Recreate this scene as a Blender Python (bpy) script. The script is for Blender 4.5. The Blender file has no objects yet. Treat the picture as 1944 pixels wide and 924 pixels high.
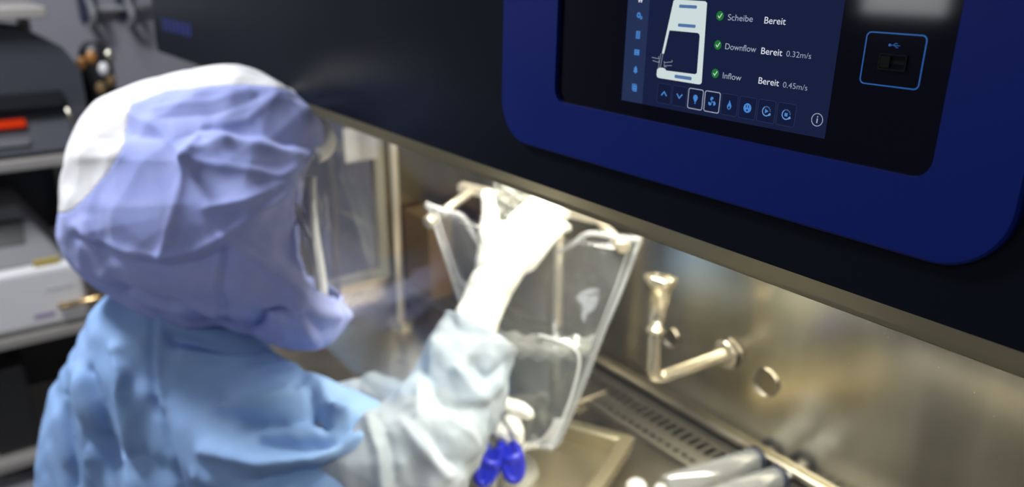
import bpy, bmesh, math, random
import numpy as np
from mathutils import Vector, Matrix
random.seed(4); rng = np.random.default_rng(7)
S = bpy.context.scene; COL = S.collection
Z0 = 1.35                                  # height of the lower edge of the cabinet front

# ------------------------------------------------------------------ camera
FPX = 1500.0; CX, CY = 972.0, 462.0
pitch = math.atan(532/FPX); yaw = math.atan(1152/math.hypot(532, FPX))
Hd = Vector((-math.cos(yaw), math.sin(yaw), 0))
FW = (Hd*math.cos(pitch) + Vector((0, 0, -math.sin(pitch)))).normalized()
RT = FW.cross(Vector((0, 0, 1))).normalized(); UP = RT.cross(FW)
CAM = Vector((0, -.40, Z0+.177))
cd = bpy.data.cameras.new('camera'); cam = bpy.data.objects.new('camera', cd); COL.objects.link(cam)
cam.matrix_world = Matrix(((RT.x, UP.x, -FW.x, CAM.x), (RT.y, UP.y, -FW.y, CAM.y), (RT.z, UP.z, -FW.z, CAM.z), (0, 0, 0, 1)))
cd.sensor_width = 36; cd.lens = FPX/1944*36; cd.clip_start = .02; cd.clip_end = 50
cd.dof.use_dof = True; cd.dof.focus_distance = .46; cd.dof.aperture_fstop = 5.0
S.camera = cam

# ------------------------------------------------------------------ light and exposure
S.view_settings.view_transform = 'Standard'; S.view_settings.look = 'None'
S.view_settings.exposure = 0; S.view_settings.gamma = 1; S.view_settings.use_curve_mapping = False
w = bpy.data.worlds.new('world'); S.world = w; w.use_nodes = True
w.node_tree.nodes['Background'].inputs[0].default_value = (.55, .6, .75, 1)
w.node_tree.nodes['Background'].inputs[1].default_value = .03
def area(name, loc, size, sy, power, col, rot=(0, 0, 0)):
    l = bpy.data.lights.new(name, 'AREA'); l.shape = 'RECTANGLE'; l.size = size; l.size_y = sy
    l.energy = power; l.color = col
    o = bpy.data.objects.new(name, l); COL.objects.link(o); o.location = loc; o.rotation_euler = rot; return o
area('cabinet_tube_light', (-.38, .22, Z0+.165), 1.45, .10, 20, (1, .95, .83))
area('room_light_rear', (-1.75, -.75, 2.6), .6, .3, 52, (.93, .96, 1))
area('fill_light_viewer', (.5, -1.9, 2.6), 1.2, .6, 20, (.95, .96, 1))  # unseen fill light added on the viewer's side to brighten the person
area('room_light_far', (-2.3, -.2, 2.6), 1.0, .5, 12, (.93, .94, 1))

# ------------------------------------------------------------------ pixel helpers (a pixel and a distance give a place in the room)
def ray(x, y): return FW*FPX + RT*(x-CX) - UP*(y-CY)
def D(x, y, d): return CAM + ray(x, y)*(d/FPX)
def onx(x, y, X): r = ray(x, y); return CAM + r*((X-CAM.x)/r.x)
def ony(x, y, Y): r = ray(x, y); return CAM + r*((Y-CAM.y)/r.y)
def onz(x, y, Z): r = ray(x, y); return CAM + r*((Z-CAM.z)/r.z)
RTn, UPn, FWn, CAMn = (np.array(v) for v in (RT, UP, FW, CAM))
def projn(P):
    d = P-CAMn; z = d@FWn
    return np.stack([CX+FPX*(d@RTn)/z, CY-FPX*(d@UPn)/z], 1)

# ------------------------------------------------------------------ materials
def mat(name, col, rough=.5, metal=0, spec=.5, emit=None, es=1, sheen=0, coat=0, sss=0):
    m = bpy.data.materials.new(name); m.use_nodes = True; b = m.node_tree.nodes['Principled BSDF']
    b.inputs['Base Color'].default_value = (*col, 1); b.inputs['Roughness'].default_value = rough
    b.inputs['Metallic'].default_value = metal; b.inputs['Specular IOR Level'].default_value = spec
    b.inputs['Coat Weight'].default_value = coat; b.inputs['Coat Roughness'].default_value = .03
    b.inputs['Sheen Weight'].default_value = sheen
    if sss:
        b.inputs['Subsurface Weight'].default_value = sss; b.inputs['Subsurface Radius'].default_value = (.02, .02, .02)
    if emit:
        b.inputs['Emission Color'].default_value = (*emit, 1); b.inputs['Emission Strength'].default_value = es
    return m
def vary(m, scale, stretch, c1, c2, rlo=None, rhi=None, bump=0, detail=4):
    nt = m.node_tree; n = nt.nodes; L = nt.links; b = n['Principled BSDF']
    tc = n.new('ShaderNodeTexCoord'); mp = n.new('ShaderNodeMapping'); mp.inputs['Scale'].default_value = stretch
    nz = n.new('ShaderNodeTexNoise'); nz.inputs['Scale'].default_value = scale; nz.inputs['Detail'].default_value = detail
    L.new(tc.outputs['Object'], mp.inputs[0]); L.new(mp.outputs[0], nz.inputs['Vector'])
    cr = n.new('ShaderNodeValToRGB'); cr.color_ramp.elements[0].position = .3; cr.color_ramp.elements[1].position = .7
    cr.color_ramp.elements[0].color = (*c1, 1); cr.color_ramp.elements[1].color = (*c2, 1)
    L.new(nz.outputs[0], cr.inputs[0]); L.new(cr.outputs[0], b.inputs['Base Color'])
    if rlo is not None:
        mr = n.new('ShaderNodeMapRange'); mr.inputs['To Min'].default_value = rlo; mr.inputs['To Max'].default_value = rhi
        L.new(nz.outputs[0], mr.inputs[0]); L.new(mr.outputs[0], b.inputs['Roughness'])
    if bump:
        bp = n.new('ShaderNodeBump'); bp.inputs['Strength'].default_value = bump; bp.inputs['Distance'].default_value = .002
        L.new(nz.outputs[0], bp.inputs['Height']); L.new(bp.outputs[0], b.inputs['Normal'])
    return m
def clear(name, tint=(1, 1, 1), f0=.05, haze=0, hazecol=(1, 1, 1), rough=.02, bump=0, bscale=20, gl=(1, 1, 1)):
    """thin clear film or pane: transparent, Fresnel gloss, a little milky scatter"""
    m = bpy.data.materials.new(name); m.use_nodes = True; nt = m.node_tree; n = nt.nodes; L = nt.links; n.clear()
    out = n.new('ShaderNodeOutputMaterial'); tr = n.new('ShaderNodeBsdfTransparent'); tr.inputs[0].default_value = (*tint, 1)
    g = n.new('ShaderNodeBsdfGlossy'); g.inputs['Roughness'].default_value = rough; g.inputs[0].default_value = (*gl, 1)
    lw = n.new('ShaderNodeLayerWeight'); lw.inputs['Blend'].default_value = .5
    p = n.new('ShaderNodeMath'); p.operation = 'POWER'; p.inputs[1].default_value = 4
    a = n.new('ShaderNodeMath'); a.operation = 'MULTIPLY_ADD'; a.inputs[1].default_value = .6; a.inputs[2].default_value = f0
    L.new(lw.outputs['Facing'], p.inputs[0]); L.new(p.outputs[0], a.inputs[0])
    mx = n.new('ShaderNodeMixShader'); L.new(a.outputs[0], mx.inputs[0])
    base = tr.outputs[0]
    if haze:
        df = n.new('ShaderNodeBsdfDiffuse'); df.inputs[0].default_value = (*hazecol, 1)
        tl = n.new('ShaderNodeBsdfTranslucent'); tl.inputs[0].default_value = (*hazecol, 1)
        m1 = n.new('ShaderNodeMixShader'); m1.inputs[0].default_value = .5; L.new(df.outputs[0], m1.inputs[1]); L.new(tl.outputs[0], m1.inputs[2])
        m2 = n.new('ShaderNodeMixShader'); m2.inputs[0].default_value = haze; L.new(tr.outputs[0], m2.inputs[1]); L.new(m1.outputs[0], m2.inputs[2]); base = m2.outputs[0]
    L.new(base, mx.inputs[1]); L.new(g.outputs[0], mx.inputs[2]); L.new(mx.outputs[0], out.inputs[0])
    if bump:
        nz = n.new('ShaderNodeTexNoise'); nz.inputs['Scale'].default_value = bscale; tc = n.new('ShaderNodeTexCoord'); L.new(tc.outputs['Object'], nz.inputs['Vector'])
        bp = n.new('ShaderNodeBump'); bp.inputs['Strength'].default_value = bump; bp.inputs['Distance'].default_value = .01
        L.new(nz.outputs[0], bp.inputs['Height']); L.new(bp.outputs[0], g.inputs['Normal']); L.new(bp.outputs[0], lw.inputs['Normal'])
    return m
def glow(name, col, s=1):
    return mat(name, (0, 0, 0), .5, emit=col, es=s, spec=0)

M = {}
M['fascia'] = vary(mat('dark_painted_metal', (.006, .008, .014), .32, spec=.12), 2, (1, 1, 1), (.0035, .0048, .0085), (.0045, .006, .011), .3, .38)
M['blue'] = vary(mat('blue_plastic', (.003, .018, .16), .42, spec=.15), 3, (1, 1, 1), (.0006, .0085, .115), (.001, .0105, .13), .5, .56)
M['panel'] = mat('black_glass', (.0025, .003, .008), .06, spec=.3)
M['steel'] = vary(mat('brushed_steel', (.5, .47, .38), .3, 1), 2.5, (9, 9, 1.2), (.44, .41, .33), (.56, .53, .44), .24, .36)
M['steel_wall'] = vary(mat('brushed_steel_painted_reflections', (.5, .47, .38), .3, 1), 1.1, (4, 4, .35), (.24, .22, .195), (.76, .71, .58), .13, .27)  # light and dark bands of blurred reflections painted into the steel colour
M['steel_dull'] = vary(mat('dull_steel', (.3, .29, .25), .45, 1), 3, (1, 6, 1), (.24, .23, .2), (.36, .34, .3), .38, .5)
M['strip'] = mat('frosted_band', (.31, .285, .205), .55, 0, .3)
M['strip'].node_tree.nodes['Principled BSDF'].inputs['Transmission Weight'].default_value = .75
M['strip'].node_tree.nodes['Principled BSDF'].inputs['IOR'].default_value = 1.1
M['bench'] = vary(mat('worn_steel', (.3, .27, .23), .3, 1), 2.5, (5, 5, 2), (.25, .23, .19), (.35, .32, .27), .24, .34)
M['shelf'] = mat('painted_shelf_metal', (.30, .28, .26), .4, .3)
M['satin'] = mat('satin_steel', (.74, .67, .54), .35, .65)
M['satin2'] = mat('polished_tap_steel', (.72, .66, .53), .2, .88)
M['chrome'] = mat('polished_steel', (.75, .70, .58), .12, 1)
M['dark'] = mat('black_rubber', (.01, .01, .012), .6)
M['glass'] = clear('sash_glass', (.97, .98, .97), .03)
M['film'] = clear('bag_film', (.90, .91, .92), .06, .07, (.8, .82, .84), .08, .5, 14)
M['weld'] = clear('bag_weld', (.85, .87, .88), .12, .3, (.9, .92, .95), .15)
M['foam'] = clear('milky_film', (.85, .86, .86), .10, .70, (.72, .73, .68), .12, .8, 30)
M['weld_highlight'] = clear('white_weld_highlight', (.9, .92, .93), .12, .92, (.85, .87, .88), .15)  # white of the inner weld, also the painted highlight on the bag corner
M['liquid'] = clear('clear_liquid', (.72, .75, .76), .10, .05, (.8, .84, .86), .05, .35, 9)
M['visor'] = clear('visor_film', (.93, .94, .96), .05, .03, (.8, .8, .8), .06, .5, 8)
M['hood'] = vary(mat('periwinkle_fabric', (.30, .36, .76), .8, spec=.15, sheen=.1), 30, (1, 1, 1), (.315, .37, .73), (.375, .425, .77), bump=.15)
M['hood_white'] = vary(mat('white_fabric', (.74, .73, .74), .85, spec=.15), 30, (1, 1, 1), (.70, .69, .71), (.78, .77, .77), bump=.15)
M['gown'] = vary(mat('light_blue_fabric', (.24, .42, .70), .85, spec=.15), 12, (1, 1, 1), (.225, .37, .64), (.275, .42, .69), bump=.2)
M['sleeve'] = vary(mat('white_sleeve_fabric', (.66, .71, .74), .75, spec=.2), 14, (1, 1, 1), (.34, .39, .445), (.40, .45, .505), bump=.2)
M['glove'] = mat('white_latex', (.84, .83, .78), .45, spec=.35)
M['skin'] = mat('skin', (.55, .34, .25), .5, sss=.1)
M['wall'] = vary(mat('lavender_grey_wall', (.3, .29, .35), .8), 2, (1, 1, 1), (.19, .187, .215), (.21, .207, .238))
M['floor'] = vary(mat('vinyl_floor', (.2, .2, .22), .4), 3, (1, 1, 1), (.17, .17, .19), (.23, .23, .25))
M['ceil'] = mat('ceiling_paint', (.6, .6, .62), .9)
M['white'] = mat('white_plastic', (.58, .57, .58), .45)
M['grey'] = mat('grey_plastic', (.16, .16, .17), .5)
M['darkgrey'] = mat('dark_grey_plastic', (.035, .038, .05), .5)
M['navy'] = mat('navy_plastic', (.02, .025, .05), .5)
M['black'] = mat('black_plastic', (.008, .008, .009), .4)
M['amber'] = mat('amber_plastic', (.30, .13, .03), .3)
M['red'] = glow('red_display', (1, .06, .01), .55)
M['clamp'] = mat('blue_clamp_plastic', (.01, .015, .5), .35)
M['tubing'] = clear('white_tubing', (.9, .9, .88), .08, .5, (.85, .85, .8), .15)
M['tube_clear'] = clear('clear_barrel', (.93, .94, .95), .10, .35, (.75, .78, .8), .08)
M['card'] = vary(mat('brown_card', (.20, .12, .045), .8), 4, (1, 1, 1), (.11, .065, .025), (.17, .105, .042))
M['scr'] = glow('screen_background', (.0095, .0145, .05), 1)
M['scr_side'] = glow('screen_sidebar', (.019, .031, .088), 1)
M['scr_key'] = glow('screen_key', (.0075, .0115, .042), 1)
M['scr_keyline'] = glow('screen_key_line', (.022, .032, .095), 1)
M['t_white'] = glow('screen_white', (.80, .84, .93), .85)
M['t_soft'] = glow('screen_soft_white', (.42, .48, .60), .8)
M['t_blue'] = glow('screen_icon_blue', (.075, .27, .72), .85)
M['t_bar'] = glow('screen_bar_blue', (.09, .17, .36), 1)
M['t_diag'] = glow('screen_diagram', (.60, .70, .70), 1)
M['t_green'] = glow('screen_green', (.015, .17, .03), 1)
M['usb_blue'] = mat('blue_print', (.012, .10, .36), .4, emit=(.005, .04, .15), es=1)  # print with a faint glow added to its colour

# ------------------------------------------------------------------ mesh helpers
def finish(name, me, m, parent=None, smooth=False, label=None):
    if m: me.materials.append(m)
    o = bpy.data.objects.new(name, me); COL.objects.link(o)
    if parent: o.parent = parent; o.matrix_parent_inverse = parent.matrix_world.inverted() if False else Matrix.Identity(4)
    if parent:
        # vertices are authored in world space: take the parents' offset out again
        off = Vector((0, 0, 0)); p = parent
        while p: off += p.location; p = p.parent
        me.transform(Matrix.Translation(-off))
    if smooth:
        me.polygons.foreach_set('use_smooth', [True]*len(me.polygons))
    if label: o['label'] = label
    me.update(); return o
def bmobj(name, bm, m, parent=None, smooth=False, label=None, bevel=0, seg=2):
    if bevel:
        bmesh.ops.bevel(bm, geom=[e for e in bm.edges if e.calc_face_angle(0) > .6], offset=bevel, segments=seg, affect='EDGES', profile=.5)
    bmesh.ops.recalc_face_normals(bm, faces=bm.faces)
    me = bpy.data.meshes.new(name); bm.to_mesh(me); bm.free()
    o = finish(name, me, m, parent, smooth, label)
    if smooth == 'auto':
        pass
    return o
def thing(name, label, cat, loc, group=None):
    o = bpy.data.objects.new(name, None); COL.objects.link(o); o.location = loc; o.empty_display_size = .05
    o['label'] = label; o['category'] = cat
    if group: o['group'] = group
    return o
def tag(o, label, cat, group=None):
    o['label'] = label; o['category'] = cat
    if group: o['group'] = group
    return o
def struct(o): o['kind'] = 'structure'; return o
def box(bm, a, b):
    """axis-aligned box from corner a to corner b"""
    c = [(a[i]+b[i])/2 for i in range(3)]; s = [abs(b[i]-a[i]) for i in range(3)]
    bmesh.ops.create_cube(bm, size=1, matrix=Matrix.Translation(c) @ Matrix.Diagonal((*s, 1)))
    return bm
def B(a, b): return box(bmesh.new(), a, b)
def tube(bm, pts, r, n=16, cap=True):
    """tube along points; r a number or one per point"""
    pts = [Vector(p) for p in pts]; k = len(pts); rs = r if hasattr(r, '__len__') else [r]*k
    prev = None; rings = []
    for i, p in enumerate(pts):
        t = (pts[min(i+1, k-1)]-pts[max(i-1, 0)]).normalized()
        if t.length < 1e-6: t = Vector((0, 0, 1))
        if prev is None:
            a = Vector((0, 0, 1)) if abs(t.z) < .9 else Vector((1, 0, 0)); nrm = t.cross(a).normalized()
        else: nrm = (prev - t*prev.dot(t)).normalized()
        prev = nrm; bn = t.cross(nrm)
        rings.append([bm.verts.new(p+(nrm*math.cos(q)+bn*math.sin(q))*rs[i]) for q in [2*math.pi*j/n for j in range(n)]])
    for i in range(k-1):
        for j in range(n):
            bm.faces.new((rings[i][j], rings[i][(j+1) % n], rings[i+1][(j+1) % n], rings[i+1][j]))
    if cap:
        bm.faces.new(rings[0][::-1]); bm.faces.new(rings[-1])
    return bm
def bend(pts, n=6):
    """smooth a polyline (Chaikin)"""
    pts = [Vector(p) for p in pts]
    for _ in range(3):
        q = [pts[0]]
        for a, b in zip(pts, pts[1:]): q += [a*.75+b*.25, a*.25+b*.75]
        q.append(pts[-1]); pts = q
    return pts
def rrect(x0, y0, x1, y1, r, n=8):
    out = []
    for cx, cy, a in ((x1-r, y0+r, -90), (x1-r, y1-r, 0), (x0+r, y1-r, 90), (x0+r, y0+r, 180)):
        for i in range(n+1):
            t = math.radians(a+90*i/n); out.append((cx+r*math.cos(t), cy+r*math.sin(t)))
    return out

# ------------------------------------------------------------------ room
X0, X1, Y0, Y1, ZC = -3.3, 2.2, -3.0, .80, 2.75
struct(bmobj('floor', B((X0-.1, Y0-.1, -.1), (X1+.1, Y1+.1, 0)), M['floor']))
struct(bmobj('ceiling', B((X0-.1, Y0-.1, ZC), (X1+.1, Y1+.1, ZC+.1)), M['ceil']))
struct(bmobj('wall_left', B((X0-.1, Y0, 0), (X0, Y1, ZC)), M['wall']))
struct(bmobj('wall_back', B((X0-.1, Y1, 0), (X1+.1, Y1+.1, ZC)), M['wall']))
struct(bmobj('wall_right', B((X1, Y0, 0), (X1+.1, Y1, ZC)), M['wall']))
# the wall opposite the cabinet with its daylight window, seen only as a mirror image in the black glass of the control panel
WX0, WX1, WZ0, WZ1 = -2.10, -1.655, 1.45, 2.25
bm = bmesh.new(); box(bm, (X0-.1, Y0-.1, 0), (WX0, Y0, ZC)); box(bm, (WX1, Y0-.1, 0), (X1+.1, Y0, ZC))
box(bm, (WX0, Y0-.1, 0), (WX1, Y0, WZ0)); box(bm, (WX0, Y0-.1, WZ1), (WX1, Y0, ZC))
struct(bmobj('wall_front', bm, mat('dark_grey_wall', (.10, .10, .12), .8)))

# ------------------------------------------------------------------ safety cabinet
LX, RX, DY, WS = -1.55, .45, .50, Z0-.537       # inner left, inner right, back wall, work surface height
LEAN = math.radians(1.5)
cab = thing('safety_cabinet', 'large dark microbiological safety cabinet with a steel interior, blue control panel and glass sash', 'cabinet', (-.7, .3, 0))
FU = Vector((1, 0, 0)); FV = Vector((0, math.sin(LEAN), math.cos(LEAN))); FN = Vector((0, -math.cos(LEAN), math.sin(LEAN)))
FO = Vector((0, 0, Z0))
def fp(u, v, wv=0): return FO + FU*u + FV*v + FN*wv
def uv(x, y, wv=0):
    r = ray(x, y); t = ((FO+FN*wv-CAM).dot(FN))/r.dot(FN); P = CAM+r*t-FO; return P.x, P.dot(FV)
def fplate(bm, poly, w0, w1):
    """prism of a (u,v) outline between two heights over the fascia"""
    a = [bm.verts.new(fp(u, v, w0)) for u, v in poly]; b = [bm.verts.new(fp(u, v, w1)) for u, v in poly]; n = len(poly)
    bm.faces.new(a); bm.faces.new(b)
    for i in range(n): bm.faces.new((a[i], a[(i+1) % n], b[(i+1) % n], b[i]))
    return bm
def fring(bm, outer, inner, w0, w1):
    n = len(outer)
    V = [[bm.verts.new(fp(u, v, ww)) for u, v in L] for L, ww in ((outer, w0), (outer, w1), (inner, w1), (inner, w0))]
    for i in range(n):
        j = (i+1) % n
        for k in range(4): bm.faces.new((V[k][i], V[k][j], V[(k+1) % 4][j], V[(k+1) % 4][i]))
    return bm
# front fascia
bm = bmesh.new(); fplate(bm, rrect(-1.848, 0, RX+.1, .62, .018), -.10, 0)
bmobj('fascia', bm, M['fascia'], cab, bevel=.003, label='dark blue-black front fascia')
# pale blue lettering, too blurred to read, near the left end
bm = bmesh.new(); a = uv(312, 66); b = uv(368, 78)
for i in range(7):
    u0 = a[0]+(b[0]-a[0])*i/7; fplate(bm, [(u0, .048), (u0+(b[0]-a[0])/7*.68, .048), (u0+(b[0]-a[0])/7*.68, .072), (u0, .072)], .0002, .0008)
bmobj('fascia_lettering', bm, mat('lettering_blue', (.008, .014, .09), .4), cab, label='dark blue lettering')
# sash: metal strip under the fascia and the glass pane
bm = bmesh.new(); box(bm, (-1.56, 0, Z0-.0132), (RX, .010, Z0+.001))
bmobj('sash_strip', bm, M['strip'], cab, bevel=.0012, label='frosted grey strip along the top of the glass')
GB = Z0-.375
bm = bmesh.new(); box(bm, (LX+.01, .004, GB), (RX-.01, .010, Z0-.0134))
bmobj('sash_glass', bm, M['glass'], cab, bevel=.0006, label='clear glass pane')
bm = bmesh.new()
for x, y in ((1550, 592), (1562, 600), (1680, 632), (1748, 655), (1782, 697), (1887, 790), (1402, 520), (1393, 512), (1500, 560), (1686, 640), (1850, 745), (1612, 690)):
    P = ony(x, y, .0037); s = random.uniform(.00012, .0003)
    bmesh.ops.create_icosphere(bm, subdivisions=1, radius=s, matrix=Matrix.Translation(P) @ Matrix.Diagonal((1.6, .4, 1, 1)))
o = bmobj('glass_dust', bm, M['white'], cab, label='tiny white dust specks on the glass'); o['kind'] = 'stuff'
# steel chamber
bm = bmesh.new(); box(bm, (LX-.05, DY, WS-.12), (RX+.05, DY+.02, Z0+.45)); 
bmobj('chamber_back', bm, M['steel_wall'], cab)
# left side wall with a window opening
wy0, wy1, wz0, wz1 = .04, .345, WS+.055, Z0+.10
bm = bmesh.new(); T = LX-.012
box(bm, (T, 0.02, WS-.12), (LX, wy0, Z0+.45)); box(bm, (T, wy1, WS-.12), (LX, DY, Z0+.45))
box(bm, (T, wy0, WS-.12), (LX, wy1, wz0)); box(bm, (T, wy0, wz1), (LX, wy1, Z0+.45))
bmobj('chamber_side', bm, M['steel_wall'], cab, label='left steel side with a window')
bm = bmesh.new(); fr = .022
box(bm, (LX, wy1, wz0-fr), (LX+.010, wy1+fr, wz1)); box(bm, (LX, wy0, wz0-fr), (LX+.010, wy1, wz0)); box(bm, (LX, wy0-fr*.5, wz0-fr), (LX+.01, wy0, wz1))
bmobj('window_frame', bm, mat('pale_gasket', (.34, .33, .27), .5), cab, bevel=.002, label='pale frame of the side window')
bmobj('side_window', B((T+.002, wy0, wz0), (T+.008, wy1, wz1)), clear('side_glass', (.9, .92, .95), .05), cab)
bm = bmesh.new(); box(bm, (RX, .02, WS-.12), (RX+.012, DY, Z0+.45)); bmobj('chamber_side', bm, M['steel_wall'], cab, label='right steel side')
bm = bmesh.new(); box(bm, (LX-.05, .02, Z0+.20), (RX+.05, DY, Z0+.22)); bmobj('chamber_top', bm, M['steel_dull'], cab)
# light tube under the top of the chamber
bm = bmesh.new(); tube(bm, [(-1.18, .22, Z0+.178), (.42, .22, Z0+.178)], .012, 16)
bmobj('light_tube', bm, glow('tube_glow', (1, .95, .83), 4), cab, smooth=True, label='lit fluorescent tube')
# work surface: front sill, tray, rear slotted grille
bm = bmesh.new(); box(bm, (LX, 0, WS-.02), (RX, DY-.100, WS)); 
bmobj('work_surface', bm, M['bench'], cab, bevel=.002)
bm = bmesh.new()
tube(bm, [(LX, -.035, WS-.02), (RX, -.035, WS-.02)], .026, 20)
bmobj('armrest_sill', bm, M['steel'], cab, smooth=True, label='rounded steel front sill')
# rear grille: strip with real slots
gy0, gy1 = DY-.100, DY-.004
bm = bmesh.new(); ya_ = [gy0, DY-.088, DY-.080, DY-.056, DY-.028, gy1]
for k in (0, 2, 4): box(bm, (LX, ya_[k], WS-.004), (RX, ya_[k+1], WS+.006))
x = LX
while x < RX-.01:
    box(bm, (x, ya_[3], WS-.002), (x+.0065, ya_[4], WS+.0055)); box(bm, (x, ya_[1], WS-.002), (x+.0065, ya_[2], WS+.0055)); x += .0165
bmobj('rear_grille', bm, M['steel_dull'], cab, label='steel air grille with a row of slots')
bmobj('air_duct', B((LX, gy0, WS-.12), (RX, DY, WS-.10)), M['dark'], cab, label='dark duct under the grille')
bm = bmesh.new(); tube(bm, [(LX, DY-.006, WS+.022), (RX, DY-.006, WS+.022)], .006, 12)
bmobj('back_ledge', bm, M['steel'], cab, smooth=True)
# outer body and stand
bm = bmesh.new(); box(bm, (-1.845, DY+.02, WS-.15), (RX+.1, DY+.26, Z0+.62)); box(bm, (-1.8, .12, Z0+.45), (RX+.1, DY+.02, Z0+.62))
bmobj('cabinet_body', bm, M['navy'], cab, bevel=.005)
bmobj('base_pan', B((LX-.05, -.03, WS-.16), (RX+.05, DY+.02, WS-.12)), M['steel_dull'], cab)
bmobj('front_apron', B((LX-.05, -.035, WS-.16), (RX+.05, -.015, WS-.03)), M['fascia'], cab)
for lx in (-1.5, RX-.1):
    for ly in (.03, .62):
        bm = bmesh.new(); box(bm, (lx, ly, .02), (lx+.05, ly+.05, WS-.15)); box(bm, (lx-.01, ly-.01, 0), (lx+.06, ly+.06, .02)); bmobj('leg', bm, M['grey'], cab)
# ports in the back wall
for (x, y, s) in ((1455, 725, .0225), (1275, 640, .017), (1385, 672, .026)):
    P = ony(x, y, DY); bm = bmesh.new()
    bmesh.ops.create_cone(bm, cap_ends=True, segments=40, radius1=s, radius2=s*.95, depth=.004, matrix=Matrix.Translation((P.x, DY-.002, P.z)) @ Matrix.Rotation(math.pi/2, 4, 'X'))
    fs = [f for f in bm.faces if len(f.verts) > 10 and f.calc_center_median().y < DY-.003]
    bmesh.ops.inset_region(bm, faces=fs, thickness=.003); bmesh.ops.translate(bm, verts=list({v for f in fs for v in f.verts}), vec=(0, .003, 0))
    bmobj('port_cover', bm, M['bench'], cab, label='round steel port cover on the back')

# ---- control panel
cp_out = rrect(-.563, .032, -.146, .345, .036, 12); cp_in = rrect(-.490, .0735, -.189, .290, .011, 12)
def offs(x0, y0, x1, y1, r): return rrect(x0, y0, x1, y1, r, 12)
bm = bmesh.new()
loops = [(cp_out, -.001), (cp_out, .0045), (offs(-.5615, .0335, -.1475, .3435, .0345), .006), (cp_in, .006), (cp_in, .001)]
V = [[bm.verts.new(fp(u, v, ww)) for u, v in L] for L, ww in loops]
for k in range(len(V)-1):
    for i in range(len(cp_out)):
        j = (i+1) % len(cp_out); bm.faces.new((V[k][i], V[k][j], V[k+1][j], V[k+1][i]))
bez = bmobj('control_panel', bm, M['blue'], cab, label='royal blue rounded control panel surround')
bm = bmesh.new(); fplate(bm, cp_in, -.001, .0025); bmobj('display_glass', bm, M['panel'], bez, label='black glass around the screen')
sc = [(-.4172, .0838), (-.2522, .0838), (-.2522, .1870), (-.4172, .1870)]
bm = bmesh.new(); fplate(bm, sc, .0025, .0027); bmobj('touch_screen', bm, M['scr'], bez, label='dark blue lit touch screen')
HW = .00272
def sprint(name, polys, m, h=.00005, lay=0, label=None):
    bm = bmesh.new()
    for p in polys: fplate(bm, p, HW+lay, HW+lay+h)
    return bmobj(name, bm, m, bez, label=label)
def Z(x, y): return uv(1180+x/3.423, y/3.423, HW)      # point read from the enlarged view of the screen
def sprint_each(name, polys, m, centres, labels, lay=0):
    """one mesh per symbol: every outline goes to the symbol centre it lies nearest to"""
    bags = {}
    for p in polys:
        cx = sum(q[0] for q in p)/len(p); cy = sum(q[1] for q in p)/len(p)
        bags.setdefault(min(range(len(centres)), key=lambda i: math.hypot(centres[i][0]-cx, centres[i][1]-cy)), []).append(p)
    for i in sorted(bags): sprint(name, bags[i], m, lay=lay, label=labels[i] if labels else None)
# sidebar
a = Z(183, 0)[0]; sprint('screen_sidebar', [[(-.4170, .0840), (a, .0840), (a, .1868), (-.4170, .1868)]], M['scr_side'])
# keys
kc = [(277, 608), (378, 623), (482, 642), (589, 662), (703, 682), (820, 702), (940, 726), (1069, 748)]
kp = [Z(*c) for c in kc]; kv = sum(p[1] for p in kp)/8; K = [(kp[0][0]+(kp[7][0]-kp[0][0])*i/7, kv) for i in range(8)]
hx, hy = .0064, .0067
def frame(cx, cy, hx, hy, r, t):
    return rrect(cx-hx, cy-hy, cx+hx, cy+hy, r, 5), rrect(cx-hx+t, cy-hy+t, cx+hx-t, cy+hy-t, r*.7, 5)
sprint_each('screen_key', [rrect(u-hx, v-hy, u+hx, v+hy, .0016, 5) for u, v in K], M['scr_key'], K, None)
for i, (u, v) in enumerate(K):
    if i not in (2, 3):
        bm = bmesh.new(); o_, i_ = frame(u, v, hx, hy, .0016, .0003); fring(bm, o_, i_, HW+.00005, HW+.0001); bmobj('key_outline', bm, M['scr_keyline'], bez, label='faint key outline')
for i in (2, 3):
    bm = bmesh.new(); o_, i_ = frame(K[i][0], K[i][1], hx, hy, .0016, .00055); fring(bm, o_, i_, HW+.00005, HW+.00012)
    bmobj('key_outline', bm, M['t_soft'], bez, label='white key outline of the %s key' % ('lamp' if i == 2 else 'fan'))
def circ(cx, cy, r, n=24, a0=0, a1=360, ry=None):
    return [(cx+r*math.cos(math.radians(a0+(a1-a0)*i/n)), cy+(ry or r)*math.sin(math.radians(a0+(a1-a0)*i/n))) for i in range(n if a1-a0 == 360 else n+1)]
def stroke(pts, w):
    """outline polygons for a polyline with width w"""
    out = []
    for (x0, y0), (x1, y1) in zip(pts, pts[1:]):
        d = math.hypot(x1-x0, y1-y0); nx, ny = -(y1-y0)/d*w/2, (x1-x0)/d*w/2; ex, ey = (x1-x0)/d*w*.35, (y1-y0)/d*w*.35
        out.append([(x0-ex+nx, y0-ey+ny), (x0-ex-nx, y0-ey-ny), (x1+ex-nx, y1+ey-ny), (x1+ex+nx, y1+ey+ny)])
    return out
mm = .001
def sh(k, pts, s=mm): return [(K[k][0]+x*s, K[k][1]+y*s) for x, y in pts]
ic = []
ic += stroke(sh(0, [(-2.2, -1.1), (0, 1.3), (2.2, -1.1)]), .0009)
ic += stroke(sh(1, [(-2.2, 1.3), (0, -1.2), (2.2, 1.3)]), .0009)
ic += [circ(K[2][0], K[2][1]+.0009, .0019), sh(2, [(-1.4, -.2), (1.4, -.2), (.6, -1.9), (-.6, -1.9)]), sh(2, [(-.5, -2.2), (.5, -2.2), (.4, -3.1), (-.4, -3.1)])]
for t in (95, 215, 335):
    c = math.radians(t); px, py = K[3][0]+.00185*math.cos(c), K[3][1]+.00185*math.sin(c); ic.append(circ(px, py, .00135, 20, t-75, t+150))
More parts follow.
